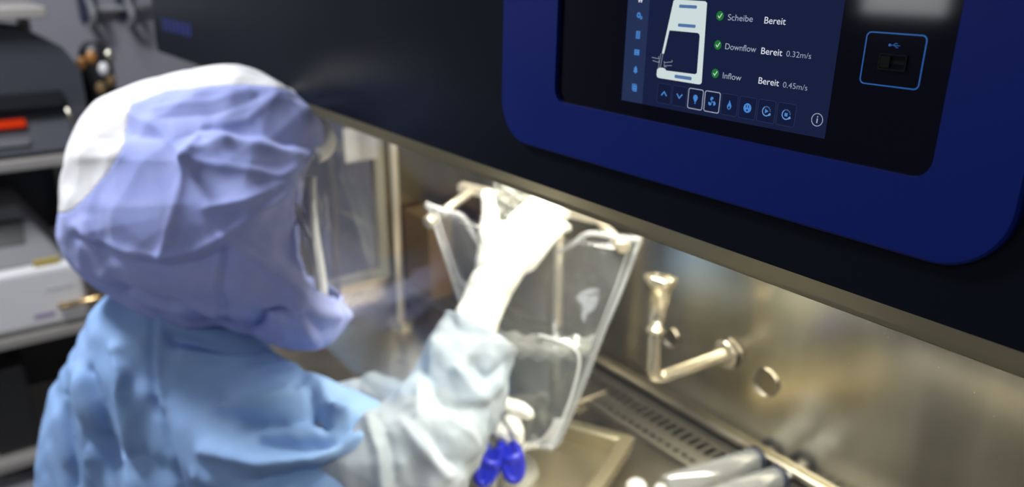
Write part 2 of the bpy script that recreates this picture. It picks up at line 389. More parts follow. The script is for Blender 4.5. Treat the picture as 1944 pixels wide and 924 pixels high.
ic.append(circ(K[3][0], K[3][1], .0006))
ic.append(sh(4, [(0, 3), (.9, 1.1), (1.7, -.5), (1.3, -2.1), (.3, -2.9), (-.5, -2.9), (-1.5, -2.0), (-1.6, -.6), (-.6, 1.0)]))
ic.append(circ(K[5][0], K[5][1], .0029, 32))
ic += [sh(6, [(-.9, -1.3), (1.6, .1), (-.9, 1.5)]), sh(7, [(-1, -1), (1, -1), (1, 1), (-1, 1)])]
KL = ['blue up arrow symbol', 'blue down arrow symbol', 'blue lamp symbol', 'blue fan symbol', 'blue flame symbol', 'blue socket symbol', 'blue play symbol', 'blue stop symbol']
sprint_each('key_icon', ic, M['t_blue'], K, KL, .00008)
arcs = []
for k in (6, 7):
    arcs += stroke([(K[k][0]+.0027*math.cos(math.radians(t)), K[k][1]+.0027*math.sin(math.radians(t))) for t in range(130, 331, 20)], .0006)
    arcs.append(sh(k, [(1.7, -2.6), (3.4, -1.9), (2.9, -.5), (1.9, -1.2)]))
    for t in range(10, 121, 18): c, s_ = math.cos(math.radians(t)), math.sin(math.radians(t)); arcs += stroke([(K[k][0]+.0025*c, K[k][1]+.0025*s_), (K[k][0]+.0031*c, K[k][1]+.0031*s_)], .00025)
sprint_each('key_icon_arrow', arcs, glow('icon_pale_blue', (.16, .36, .78), .85), K, ['pale blue circular arrow']*8, .00008)
sprint_each('key_icon_hole', [sh(4, [(0, -.3), (.7, -1.5), (.4, -2.5), (-.3, -2.5), (-.7, -1.5)]), sh(5, [(-1.1, .2), (-.6, .2), (-.6, 1.8), (-1.1, 1.8)]), sh(5, [(.6, .2), (1.1, .2), (1.1, 1.8), (.6, 1.8)]), circ(K[5][0], K[5][1]-.0013, .0006, 12),
        circ(K[3][0], K[3][1], .00025, 10)], M['scr_key'], K, None, .0002)
# info mark
iu, iv = Z(1271, 778); bm = bmesh.new(); fring(bm, circ(iu, iv, .0037, 36), circ(iu, iv, .0033, 36), HW, HW+.0001)
fplate(bm, [(iu-.0003, iv-.0019), (iu+.0004, iv-.0019), (iu+.0004, iv+.0008), (iu-.0003, iv+.0008)], HW, HW+.0001); fplate(bm, circ(iu+.00005, iv+.0017, .0004, 12), HW, HW+.0001)
bmobj('info_mark', bm, M['t_soft'], bez)
# sidebar icons
def at(c, pts, s=mm): return [(c[0]+x*s, c[1]+y*s) for x, y in pts]
si = [Z(118, 2), Z(108, 100), Z(107, 225), Z(102, 340), Z(95, 455), Z(90, 570)]
su = sum(p[0] for p in si)/6; si = [(su, p[1]) for p in si]
sprint('sidebar_icon', [at(si[0], [(-2.2, 0), (0, 2.2), (2.2, 0), (1.6, 0), (1.6, -1.3), (.5, -1.3), (.5, 0), (-.5, 0), (-.5, -1.3), (-1.6, -1.3), (-1.6, 0)])], M['t_white'], lay=.00006, label='white house symbol')
g1, g2 = [], []
def gear(cx, cy, r, n):
    out = []
    for i in range(n*4):
        a_ = 2*math.pi*i/(n*4); rr = r if i % 4 in (0, 1) else r*.74; out.append((cx+rr*math.cos(a_), cy+rr*math.sin(a_)))
    return out
bm = bmesh.new()
for (cx, cy, r) in ((si[1][0]-.0006, si[1][1]+.0002, .0021), (si[1][0]+.0019, si[1][1]-.0014, .0013)):
    fring(bm, gear(cx, cy, r, 8), [(cx+r*.35*math.cos(2*math.pi*i/32), cy+r*.35*math.sin(2*math.pi*i/32)) for i in range(32)], HW+.00006, HW+.00012)
bmobj('sidebar_icon', bm, M['t_blue'], bez, label='blue gear wheels symbol')
sprint_each('sidebar_icon', [at(si[2], [(-1.9, -2.7), (1.9, -2.7), (1.9, 2.4), (-1.9, 2.4)]), at(si[3], [(-2.4, -1.9), (2.4, -1.9), (2.4, 1.9), (-2.4, 1.9)]),
        at(si[4], [(-2.3, -1.5), (2.3, -1.5), (1.6, -.7), (1.5, 1.0), (.7, 2.1), (.3, 2.6), (-.3, 2.6), (-.7, 2.1), (-1.5, 1.0), (-1.6, -.7)]), circ(si[4][0], si[4][1]-.0019, .0006, 12),
        at(si[5], [(-2.3, -1.7), (-2.3, 2.6), (2, 2.6), (2, 2), (-1.7, 2), (-1.7, -1.7)]), at(si[5], [(-1.4, -2.6), (2.5, -2.6), (2.5, 1.6), (-1.4, 1.6)])], M['t_blue'], si, ['', '', 'blue notepad symbol', 'blue screen symbol', 'blue bell symbol', 'blue stacked windows symbol'], .00006)
sprint_each('sidebar_icon_line', [at(si[2], [(-1.3, y), (1.3, y), (1.3, y+.25), (-1.3, y+.25)]) for y in (-1.9, -1.1, -.3, .5, 1.3)] +
       [at(si[3], [(-1.3, -1), (1.3, -1), (1.3, -.7), (-1.3, -.7)]), at(si[3], [(-1.3, .7), (1.3, .7), (1.3, 1), (-1.3, 1)])] + [at(si[5], [(-.7, -1.8), (1.8, -1.8), (1.8, -1.5), (-.7, -1.5)]), at(si[5], [(-.7, 0), (1.8, 0), (1.8, .3), (-.7, .3)])], M['scr_side'], si, None, .00014)
# cabinet diagram
dg = [(338, 6), (350, -4), (545, 8), (556, 20), (521, 535), (514, 546), (500, 548), (242, 506), (231, 498), (228, 485), (231, 452), (243, 440), (268, 440), (284, 447), (290, 458), (478, 482), (490, 475), (508, 238), (506, 222), (494, 214), (312, 197), (277, 346), (270, 350), (263, 345)]
sprint('cabinet_diagram', [[Z(*p) for p in dg]], M['t_diag'], lay=.00004, label='pale cabinet side view diagram')
def barz(cx, cy, hw_, hh):
    c = Z(cx, cy); W = hw_/3.423*.00036*1.05; H = hh*.000085; return rrect(c[0]-W, c[1]-H, c[0]+W, c[1]+H, H*.7, 5)
for q in ((432, 43, 68, 12), (424, 167, 68, 12), (400, 503, 67, 13)): sprint('diagram_bar', [barz(*q)], M['t_bar'], lay=.0001, label='blue bar on the diagram')
dots = []
for i in range(9):
    for s_ in (-6, 7):
        c = Z(262-i*2.0+s_, 352+i*10.5); dots.append([(c[0]-.0003, c[1]-.00028), (c[0]+.0003, c[1]-.00028), (c[0]+.0003, c[1]+.00028), (c[0]-.0003, c[1]+.00028)])
ar = []
for p in ([(198, 372), (243, 382)], [(203, 393), (243, 406)], [(280, 407), (328, 402)], [(328, 402), (329, 390)], [(280, 426), (326, 426)], [(243, 366), (243, 384)], [(243, 392), (243, 408)], [(278, 398), (278, 412)], [(278, 417), (278, 434)], [(278, 434), (292, 434)]):
    ar += stroke([Z(*q) for q in p], .0003)
sprint('diagram_airflow', dots+ar, M['t_soft'], lay=.00006, label='dotted air opening with small arrows')
# status rows
gr = []; ck = []
for c in ((640, 103), (626, 292), (609, 477)):
    u, v = Z(*c); gr.append(circ(u, v, .00285, 32)); ck += stroke([(u-.0013, v-.0001), (u-.0003, v-.0012), (u+.0014, v+.0013)], .0005)
sc3 = [Z(640, 103), Z(626, 292), Z(609, 477)]
sprint_each('status_circle', gr, M['t_green'], sc3, ['green status circle']*3, .00004)
sprint_each('status_tick', ck, M['t_white'], sc3, ['white check mark']*3, .0001)
def text(s, xl, xr, yb, cap, m, bold=0, name='screen_text'):
    cu = bpy.data.curves.new('t', 'FONT'); cu.body = s; cu.size = 1; cu.extrude = 0; cu.offset = bold
    o = bpy.data.objects.new('t', cu); COL.objects.link(o); bpy.context.view_layer.update()
    me = bpy.data.meshes.new_from_object(o.evaluated_get(bpy.context.evaluated_depsgraph_get()))
    COL.objects.unlink(o); bpy.data.objects.remove(o)
    n = len(me.vertices); co = np.zeros(n*3); me.vertices.foreach_get('co', co); co = co.reshape(-1, 3)
    ul, vl = Z(xl, yb); ur = Z(xr, yb)[0]; x0, x1 = co[:, 0].min(), co[:, 0].max()
    U = ul+(co[:, 0]-x0)/(x1-x0)*(ur-ul); Vv = vl+co[:, 1]/.73*cap
    W = np.array([list(fp(u, v, HW+.0001)) for u, v in zip(U, Vv)]); me.vertices.foreach_set('co', W.ravel())
    me.name = name
    return finish(name, me, m, bez, label='lettering '+s)
text('Scheibe', 690, 853, 131, .0038, M['t_soft'], .0)
text('Bereit', 927, 1067, 152, .0040, M['t_white'], .003)
text('Downflow', 673, 876, 319, .0038, M['t_soft'], .0)
text('Bereit', 906, 1045, 350, .0040, M['t_white'], .003)
text('0.32m/s', 1070, 1233, 366, .0034, M['t_soft'], -.008)
text('Inflow', 657, 779, 508, .0038, M['t_soft'], .0)
text('Bereit', 889, 1024, 542, .0040, M['t_white'], .003)
text('0.45m/s', 1048, 1209, 567, .0034, M['t_soft'], -.008)
# usb port with its printed frame
bm = bmesh.new(); ub = (-.2370, .1165, -.2045, .1435)
fring(bm, rrect(*ub, .0028, 6), rrect(ub[0]+.0006, ub[1]+.0006, ub[2]-.0006, ub[3]-.0006, .0023, 6), .0025, .0026)
bmobj('port_frame', bm, M['usb_blue'], bez, label='thin blue printed square')
bm = bmesh.new(); cu_, cv_ = uv(1700, 118)
fring(bm, rrect(cu_-.0075, cv_-.0042, cu_+.0075, cv_+.0042, .001, 6), rrect(cu_-.0067, cv_-.0034, cu_+.0067, cv_+.0034, .0006, 6), .0025, .0034)
fplate(bm, rrect(cu_-.0064, cv_-.003, cu_-.0012, cv_+.003, .0005, 6), .0025, .0037)
fplate(bm, [(cu_-.001, cv_-.0008), (cu_+.0062, cv_-.0008), (cu_+.0062, cv_+.001), (cu_-.001, cv_+.001)], .0025, .0029)
bmobj('usb_port', bm, mat('matte_black', (.004, .004, .004), .7, spec=.1), bez, label='small black socket with a sliding cover')
c = uv(1704, 86); bm = bmesh.new()
for p in stroke([(c[0]-.0026, c[1]), (c[0]+.0026, c[1])], .0003)+stroke([(c[0]-.0010, c[1]), (c[0]+.0002, c[1]+.0010), (c[0]+.0012, c[1]+.0010)], .0003)+stroke([(c[0]-.0003, c[1]), (c[0]+.0009, c[1]-.0010), (c[0]+.0018, c[1]-.001)], .0003): fplate(bm, p, .0025, .0026)
fplate(bm, circ(c[0]-.0027, c[1], .0007, 14), .0025, .0026)
bmobj('usb_symbol', bm, M['usb_blue'], bez)

# ------------------------------------------------------------------ window behind the viewer
def pxmirror(x, y, Y):
    r = ray(x, y); P = fp(*uv(x, y, .0025), .0025); q = (r - FN*2*r.dot(FN)).normalized(); return P+q*((Y-P.y)/q.y)
wa = pxmirror(1618, 38, Y0); wb = pxmirror(1812, 38, Y0); print('MIRROR', wa, wb)
win = struct(bmobj('window_1', B((WX0, Y0-.06, WZ0), (WX1, Y0-.05, WZ1)), glow('daylight_pane', (.88, .90, .92), 9)))
bm = bmesh.new()
for z in (WZ0, WZ1-.03): box(bm, (WX0, Y0-.05, z), (WX1, Y0-.02, z+.03))
for xx in (WX0, WX1-.03): box(bm, (xx, Y0-.05, WZ0), (xx+.03, Y0-.02, WZ1))
bmobj('window_frame', bm, M['white'], win)

# ------------------------------------------------------------------ gas tap on the back wall
tp = ony(1385, 668, DY)
tapo = thing('gas_tap', 'bent polished steel tap pipe with cone nozzle on the back wall of the cabinet', 'tap', (tp.x, DY, tp.z))
el = D(1262, 712, 1.165); 
eb = el+Vector((0, 0, 0)); top1 = D(1243, 632, 1.150); top2 = D(1256, 515, 1.135)
el = Vector((eb.x, eb.y, eb.z)); t1 = Vector((el.x, el.y, el.z+.085)); 
t1 = top1
el = D(1238, 722, 1.165); W_ = Vector((tp.x, DY-.002, tp.z))
bm = bmesh.new(); tube(bm, bend([W_, el.lerp(W_, .6), el.lerp(W_, .26), el.lerp(W_, .10), el.lerp(t1, .14), el.lerp(t1, .36), el.lerp(t1, .7), t1]), .0095, 24); bmobj('pipe', bm, M['satin2'], tapo, smooth=True)
bm = bmesh.new(); q = (top2-top1).normalized()
prof = [(0, .0105), (.001, .0135), (.008, .0135), (.009, .0100), (.03, .0125), (.072, .020), (.073, .0245), (.085, .0245), (.086, .020)]
tube(bm, [top1+q*s for s, r in prof], [r for s, r in prof], 28, cap=False)
tube(bm, [top1+q*s for s in (.0855, .060)], [.0190, .015], 28, cap=False)
bmobj('nozzle', bm, M['satin2'], tapo, smooth=True, label='flared steel nozzle')
bm = bmesh.new(); bmesh.ops.create_cone(bm, cap_ends=True, segments=36, radius1=.022, radius2=.020, depth=.004, matrix=Matrix.Translation((tp.x, DY-.012, tp.z)) @ Matrix.Rotation(math.pi/2, 4, 'X'))
bmobj('flange', bm, M['satin2'], tapo, bevel=.0015)

# ------------------------------------------------------------------ rod and bag rack
p = onx(752, 400, -1.36); bm = bmesh.new(); r0 = thing('upright_rod', 'thin pale steel rod standing upright in front of the side window', 'rod', (p.x, p.y, WS))
tube(bm, [(p.x, p.y, WS+.004), (p.x, p.y, Z0+.16)], .0085, 20); bmobj('rod', bm, M['satin'], r0, smooth=True)
bm = bmesh.new(); bmesh.ops.create_cone(bm, cap_ends=True, segments=36, radius1=.03, radius2=.028, depth=.008, matrix=Matrix.Translation((p.x, p.y, WS+.004))); bmobj('foot_plate', bm, M['steel'], r0, bevel=.001)

rk = D(1060, 520, 1.36); RKx, RKy = rk.x, rk.y
rack = thing('bag_stand', 'steel stand with an upright rod and pegs carrying the clear liquid bag', 'stand', (RKx, RKy, WS))
topz = D(1070, 400, 1.36).z
bm = bmesh.new(); tube(bm, [(RKx, RKy, WS+.008), (RKx, RKy, topz+.02)], .008, 20); bmobj('rod', bm, M['satin'], rack, smooth=True)
bm = bmesh.new(); box(bm, (RKx-.09, RKy-.06, WS), (RKx+.09, RKy+.04, WS+.010)); bmobj('base_plate', bm, M['steel'], rack, bevel=.002)
cl, cr = D(874, 354, 1.30), D(1140, 416, 1.22)
RT1 = Vector((RKx, RKy, topz))
mid = cl.lerp(cr, .62)
bm = bmesh.new()
def plank(bm, a, b, h, t):
    a, b = Vector(a), Vector(b); d = (b-a).normalized(); s = d.cross(Vector((0, 0, 1))).normalized()*t/2; u = Vector((0, 0, h/2))
    vs = [bm.verts.new(p_+s*i+u*j) for p_ in (a, b) for i, j in ((-1, -1), (1, -1), (1, 1), (-1, 1))]
    for f in ((0, 1, 2, 3), (4, 5, 6, 7), (0, 1, 5, 4), (1, 2, 6, 5), (2, 3, 7, 6), (3, 0, 4, 7)): bm.faces.new([vs[i] for i in f])
plank(bm, cl, cr, .012, .02); bmobj('cross_bar', bm, M['satin'], rack, bevel=.001)
bm = bmesh.new(); plank(bm, RT1, mid, .010, .014); bmobj('arm', bm, M['satin'], rack, bevel=.001)
bTL, bTR = D(814, 392, 1.25), D(1214, 452, 1.13)
pegL = [cl.lerp(cr, .10), D(822, 416, 1.24)]; pegR = [cl.lerp(cr, .97), D(1178, 462, 1.125)]
for pa, pb in (pegL, pegR):
    bm = bmesh.new(); tube(bm, [pa, pb], .007, 14); d = (pb-pa).normalized(); tube(bm, [pb-d*.002, pb+d*.012, pb+d*.014], [.0105, .0105, .008], 16); bmobj('peg', bm, M['satin'], rack, smooth=True)

# ------------------------------------------------------------------ liquid bag
bag = thing('liquid_bag', 'clear tapered plastic bag half full of clear liquid hanging from the steel pegs', 'bag', D(1020, 845, 1.13))
# front outline rows: (left px, right px, y px at left, y px at right)
rows = [((812, 384), (1216, 450)), ((822, 418), (1206, 478)), ((850, 500), (1180, 548)), ((880, 590), (1148, 622)), ((905, 680), (1118, 702)), ((930, 760), (1090, 772)), ((950, 820), (1062, 836)), ((962, 838), (1050, 850))]
def bagpt(t, s, off):
    """t 0..1 down, s 0..1 across, off sign of the sheet"""
    k = min(int(t*(len(rows)-1)), len(rows)-2); f = t*(len(rows)-1)-k
    L = [rows[k][0][i]*(1-f)+rows[k+1][0][i]*f for i in (0, 1)]; R_ = [rows[k][1][i]*(1-f)+rows[k+1][1][i]*f for i in (0, 1)]
    dl = 1.25*(1-t)+1.15*t; dr = 1.13*(1-t)+1.12*t
    a, b = D(L[0], L[1], dl), D(R_[0], R_[1], dr); P = a.lerp(b, s)
    sag = math.sin(math.pi*s); fat = (.004+.034*math.sin(math.pi*min(1, t*1.02))**1.2*(0.35+.65*t))*sag**.75
    nrm = -FW*.9
    wob = .004*math.sin(7*s+5*t)*math.sin(math.pi*s)*math.sin(math.pi*t) + .0025*math.sin(17*s-9*t+1)*sag
    P = P + nrm*(fat*off + wob)
    if t < .12: P += Vector((0, 0, -.028*sag*(1-t/.12)))     # the top edge sags between the pegs
    return P
def sheet(off, t0=0, t1=1, s0=0, s1=1, nt=40, ns=40, inset=0):
    bm = bmesh.new(); G = [[bm.verts.new(bagpt(t0+(t1-t0)*i/nt, s0+(s1-s0)*j/ns, off)) for j in range(ns+1)] for i in range(nt+1)]
    for i in range(nt):
        for j in range(ns): bm.faces.new((G[i][j], G[i][j+1], G[i+1][j+1], G[i+1][j]))
    return bm
for sgn, nm in ((1, 'front film of the bag'), (-1, 'rear film of the bag')):
    bmobj('bag_film', sheet(sgn), M['film'], bag, smooth=True, label=nm)
# welded edges
bm = bmesh.new()
for s_ in (0.0, 1.0):
    P = [bagpt(i/40, s_, 0) for i in range(41)]; tube(bm, P, .0035, 8)
    P = [bagpt(i/40, abs(s_-.035), 0)-FW*.004 for i in range(41)]; tube(bm, P, .0015, 8)
tube(bm, [bagpt(1, i/20, 0) for i in range(21)], .005, 8)
bmobj('weld_seam', bm, M['weld'], bag, smooth=True, label='thick welded edges')
# folded loops at the top corners
for pts in ([D(808, 388, 1.24), D(850, 402, 1.235), D(880, 408, 1.235), D(895, 440, 1.23), D(912, 468, 1.22)], [D(1060, 478, 1.16), D(1090, 462, 1.15), D(1115, 440, 1.14), D(1160, 448, 1.13), D(1214, 454, 1.125)]):
    bm = bmesh.new(); tube(bm, bend(pts), .0042, 10); bmobj('bag_edge', bm, M['weld'], bag, smooth=True, label='bright rolled top edge of the bag')
# liquid body
bm = bmesh.new(); nt, ns = 26, 30; t0 = .47
F = [[bm.verts.new(bagpt(t0+(.985-t0)*i/nt+(.05*math.sin(3.1*j/ns) - .0*j if i == 0 else 0), .04+.92*j/ns, .9)) for j in range(ns+1)] for i in range(nt+1)]
Bk = [[bm.verts.new(bagpt(t0+(.985-t0)*i/nt-(.035*math.sin(3.1*j/ns) if i == 0 else 0), .04+.92*j/ns, -.9)) for j in range(ns+1)] for i in range(nt+1)]
for G in (F, Bk):
    for i in range(nt):
        for j in range(ns): bm.faces.new((G[i][j], G[i][j+1], G[i+1][j+1], G[i+1][j]))
for j in range(ns):
    bm.faces.new((F[0][j], F[0][j+1], Bk[0][j+1], Bk[0][j])); bm.faces.new((F[nt][j], F[nt][j+1], Bk[nt][j+1], Bk[nt][j]))
for i in range(nt):
    bm.faces.new((F[i][0], F[i+1][0], Bk[i+1][0], Bk[i][0])); bm.faces.new((F[i][ns], F[i+1][ns], Bk[i+1][ns], Bk[i][ns]))
bmobj('liquid', bm, M['liquid'], bag, smooth=True, label='clear liquid filling the lower half')
# milky meniscus, inner chamber weld, bottom corner painted white for its highlight, gathered neck in the hand
bm = bmesh.new(); G = []
for i in range(9):
    G.append([bm.verts.new(bagpt(.455+.075*i/8+.02*math.sin(3.1*j/30)-.006*math.sin(j*1.3+i), .05+.9*j/30, 1.04-.25*abs(i-4)/4)) for j in range(31)])
for i in range(8):
    for j in range(30): bm.faces.new((G[i][j], G[i][j+1], G[i+1][j+1], G[i+1][j]))
bmobj('meniscus', bm, M['foam'], bag, smooth=True, label='milky rim of the liquid surface')
bm = bmesh.new(); tube(bm, bend([bagpt(.47, .55, 1.1), bagpt(.485, .75, 1.1), bagpt(.52, .90, 1.1), bagpt(.66, .93, 1.0), bagpt(.8, .92, 1.0), bagpt(.97, .90, 1.0)]), .0022, 8)
bmobj('chamber_weld', bm, M['weld_highlight'], bag, smooth=True, label='bright inner weld along the liquid chamber')
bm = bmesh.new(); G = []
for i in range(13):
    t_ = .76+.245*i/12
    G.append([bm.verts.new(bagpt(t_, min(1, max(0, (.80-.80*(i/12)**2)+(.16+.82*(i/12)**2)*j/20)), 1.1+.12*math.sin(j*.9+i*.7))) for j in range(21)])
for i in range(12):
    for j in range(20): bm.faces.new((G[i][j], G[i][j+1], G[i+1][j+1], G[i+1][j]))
bmobj('corner_highlight', bm, M['weld_highlight'], bag, smooth=True, label='bottom corner painted white for its highlight')
bm = bmesh.new(); G = []
c4 = [D(938, 345, 1.16), D(1015, 365, 1.15), D(925, 425, 1.17), D(1010, 415, 1.16)]
for i in range(25):
    G.append([bm.verts.new(c4[0].lerp(c4[1], j/24).lerp(c4[2].lerp(c4[3], j/24), i/24)+FW*(.007*math.sin(j*.9+i*.35)+.005*math.sin(i*.8-j*.5)+.003*math.sin(j*2.1))) for j in range(25)])
for i in range(24):
    for j in range(24): bm.faces.new((G[i][j], G[i][j+1], G[i+1][j+1], G[i+1][j]))
bmobj('bag_neck', bm, M['foam'], bag, smooth=True, label='crumpled film gathered in the raised hand')
# outlet ports and tubes at the bottom
tubes = [[D(1000, 842, 1.13), D(985, 865, 1.09), D(978, 905, 1.09), D(984, 990, 1.10)], [D(975, 838, 1.13), D(950, 865, 1.09), D(938, 905, 1.08), D(930, 990, 1.09)], [D(1018, 846, 1.13), D(985, 850, 1.11), D(955, 880, 1.10), D(958, 1000, 1.10)]]
for pts in tubes:
    bm = bmesh.new(); tube(bm, bend(pts), .0045, 14); bmobj('outlet_tube', bm, M['tubing'], bag, smooth=True, label='short milky outlet tube')
# pinch clamps
def clamp(P, ang, label):
    root = thing('pinch_clamp', label, 'clamp', P, 'pinch clamps under the bag')
    bm = bmesh.new(); Rm = Matrix.Translation(P) @ Matrix.Rotation(ang, 4, FW)
    def loc(a, c, d=0): return Rm @ (RT*a+UP*c+FW*d)
    tube(bm, bend([loc(-.012, .026), loc(-.013, 0), loc(-.010, -.022), loc(0, -.030), loc(.010, -.022), loc(.012, .0), loc(.006, .026)]), .0062, 12)
    bmobj('clamp_body', bm, M['clamp'], root, smooth=True)
    bm = bmesh.new(); f_ = []
    ol = [(-.012, .018), (.010, .022), (.014, .004), (.009, -.024), (-.006, -.028), (-.014, -.010)]
    a_ = [bm.verts.new(loc(x_, y_, -.004)) for x_, y_ in ol]; b_ = [bm.verts.new(loc(x_, y_, .004)) for x_, y_ in ol]; bm.faces.new(a_); bm.faces.new(b_)
    for i in range(6): bm.faces.new((a_[i], a_[(i+1) % 6], b_[(i+1) % 6], b_[i]))
    bmobj('clamp_plate', bm, M['clamp'], root, bevel=.0015)
    bm = bmesh.new(); tube(bm, [loc(-.013, .004), loc(0, .000), loc(.014, .006)], [.0085, .007, .0085], 12); bmobj('clamp_jaw', bm, M['clamp'], root, smooth=True)
clamp(D(928, 880, 1.07), math.radians(20), 'dark blue pinch clamp below the bag, nearest the white sleeve')
clamp(D(972, 872, 1.08), math.radians(-8), 'bright blue pinch clamp directly below the bag corner')

# ------------------------------------------------------------------ steel tray
q0, q1, q2 = onz(1196, 832, WS+.035), onz(1050, 792, WS+.035), onz(1120, 935, WS+.035)
q3 = q2+(q1-q0)
tray = thing('steel_tray', 'open brushed steel tray with a raised rim on the work surface under the bag', 'tray', ((q0.x+q3.x)/2, (q0.y+q3.y)/2, WS))
ex = (q1-q0); ey = (q2-q0); ex.z = ey.z = 0; ex = ex.normalized()*.34; ey -= ex*ey.dot(ex)/ex.dot(ex); ey = ey.normalized()*.26
c0 = Vector((q0.x, q0.y, 0)); 
def tp_(a, b, z): P = c0+ex*a+ey*b; return Vector((P.x, P.y, z))
bm = bmesh.new()
lv = [(0, WS+.001), (-.02, WS+.034), (-.02, WS+.037), (.035, WS+.037), (.05, WS+.034), (.055, WS+.006)]
R_ = [[bm.verts.new(tp_(a, b, z)) for a, b in ((d, d), (1-d, d), (1-d, 1-d), (d, 1-d))] for d, z in lv]
for k in range(len(R_)-1):
    for i in range(4): bm.faces.new((R_[k][i], R_[k][(i+1) % 4], R_[k+1][(i+1) % 4], R_[k+1][i]))
bm.faces.new(R_[0][::-1]); bm.faces.new(R_[-1])
bmobj('tray_body', bm, vary(mat('golden_steel', (.6, .54, .36), .3, .9), 3, (1, 1, 1), (.56, .50, .33), (.66, .6, .42), .26, .36), tray, bevel=.0015)
P = tp_(.45, .55, WS+.006); bm = bmesh.new()
tube(bm, [P, P+Vector((0, 0, .002)), P+Vector((0, 0, .012)), P+Vector((0, 0, .015)), P+Vector((0, 0, .012)), P+Vector((0, 0, .003))], [.045, .052, .062, .060, .057, .045], 40)
dish = bmobj('petri_dish', bm, M['tubing'], None, smooth=True); tag(dish, 'shallow round milky dish lying in the steel tray', 'dish')

# ------------------------------------------------------------------ clear tubes lying at the lower right
def vial(xa, ya, xb, yb, r, label):
    a = onz(xa, ya, WS+r+.001); b = onz(xb, yb, WS+r+.001); d = (b-a).normalized(); root = thing('syringe', label, 'syringe', (a.x, a.y, WS), 'syringes on the work surface')
    L_ = (b-a).length
    bm = bmesh.new(); tube(bm, [a+d*.001, a+d*.004, b], [r*.75, r, r], 28, cap=False); bmobj('barrel', bm, M['tube_clear'], root, smooth=True)
    bm = bmesh.new(); tube(bm, [b-d*.002, b+d*.007], r*1.12, 28); bmobj('seal_ring', bm, mat('navy_rubber', (.008, .012, .03), .4), root, smooth=True, label='dark navy ring')
    bm = bmesh.new(); tube(bm, [b+d*.007, b+d*.010, b+d*.024, b+d*.030], [r*.5, r*.3, r*.28, r*.42], 20); tube(bm, [b+d*.028, b+d*.034, b+d*.040], [r*.3, r*.45, r*.25], 20); bmobj('tip', bm, M['white'], root, smooth=True, label='white tip')
    bm = bmesh.new(); tube(bm, [a-d*.016, a-d*.010, a], [r*.25, r*.5, r*.35], 20); bmobj('plunger', bm, M['white'], root, smooth=True)
vial(1262, 925, 1432, 872, .0175, 'clear syringe with navy ring, farther of the two at the lower right')
vial(1330, 958, 1474, 908, .0175, 'clear syringe with navy ring, nearer of the two at the lower right')
c = onz(1208, 925, WS+.012); bm = bmesh.new(); tube(bm, [Vector((c.x, c.y, WS+z)) for z in (0, .003, .016, .021, .022)], [.012, .015, .015, .011, .002], 24)
tag(bmobj('bottle_cap', bm, M['white'], None, smooth=True), 'small white round cap standing left of the syringes', 'cap')
c = onz(1930, 925, WS+.02); bm = bmesh.new(); tube(bm, [Vector((c.x, c.y, WS+z)) for z in (0, .003, .03, .038, .04)], [.022, .026, .026, .02, .004], 28)
tag(bmobj('plastic_cap', bm, M['tubing'], None, smooth=True), 'pale round plastic cap at the lower right corner', 'cap')
# pale sheet put in for a reflection; card box seen beside the side window
a, b = onx(652, 262, LX+.012), onx(716, 300, LX+.012)
bm = bmesh.new(); box(bm, (LX+.0125, a.y, b.z), (LX+.0135, b.y, a.z+.02)); 
tag(bmobj('reflection_sheet', bm, M['white'], None), 'white sheet put in for a pale reflection, high on the side window', 'sheet')

# ------------------------------------------------------------------ soft shapes: overlapping balls fused into one skin
def blob(name, segs, m, parent, voxel=.006, smooth=6, edit=None, label=None, cut=None, solid=0):
    bm = bmesh.new()
    for p0, r0, p1, r1 in segs:
        p0, p1 = Vector(p0), Vector(p1); L_ = (p1-p0).length; n = max(1, int(L_/(min(r0, r1)*.3)))
        for i in range(n+1):
            t = i/n; bmesh.ops.create_icosphere(bm, subdivisions=2 if voxel > .003 else 3, radius=r0+(r1-r0)*t, matrix=Matrix.Translation(p0.lerp(p1, t)))
    me = bpy.data.meshes.new('tmp'); bm.to_mesh(me); bm.free(); o = bpy.data.objects.new('tmp', me); COL.objects.link(o)
    md = o.modifiers.new('r', 'REMESH'); md.mode = 'VOXEL'; md.voxel_size = voxel
    ms = o.modifiers.new('s', 'SMOOTH'); ms.factor = .6; ms.iterations = smooth
    bpy.context.view_layer.update(); out = bpy.data.meshes.new_from_object(o.evaluated_get(bpy.context.evaluated_depsgraph_get()))
    bpy.data.objects.remove(o); out.name = name
    if edit: edit(out)
    if cut:
        bm = bmesh.new(); bm.from_mesh(out)
        for cp_, cn in cut:
            bmesh.ops.bisect_plane(bm, geom=bm.verts[:]+bm.edges[:]+bm.faces[:], plane_co=cp_, plane_no=cn, clear_outer=True)
        bm.to_mesh(out); bm.free()
    ob = finish(name, out, m, parent, True, label)
    if solid:
        sd = ob.modifiers.new('thickness', 'SOLIDIFY'); sd.thickness = solid; sd.offset = -1
    return ob
def getco(me):
    n = len(me.vertices); co = np.zeros(n*3); me.vertices.foreach_get('co', co); no = np.zeros(n*3)
    me.vertex_normals.foreach_get('vector', no); return co.reshape(-1, 3), no.reshape(-1, 3)
def setco(me, co): me.vertices.foreach_set('co', co.ravel()); me.update()
def crumple(co, scale, amp, seed=0, aniso=(1, 1, 1)):
    """ridges along the borders of random cells, like creased cloth"""
    g = np.random.default_rng(seed); q = co*np.array(aniso)/scale; lo = q.min(0)-1; hi = q.max(0)+1
    n = int(min(900, max(20, np.prod(hi-lo)))); pts = lo+(hi-lo)*g.random((n, 3)); out = np.zeros(len(co))
    for i in range(0, len(co), 20000):
        d = np.sqrt(((q[i:i+20000, None, :]-pts[None])**2).sum(2)); d.partition(1, axis=1); out[i:i+20000] = np.clip(d[:, 1]-d[:, 0], 0, .9)
    return -amp*np.exp(-(out/.22)**2)
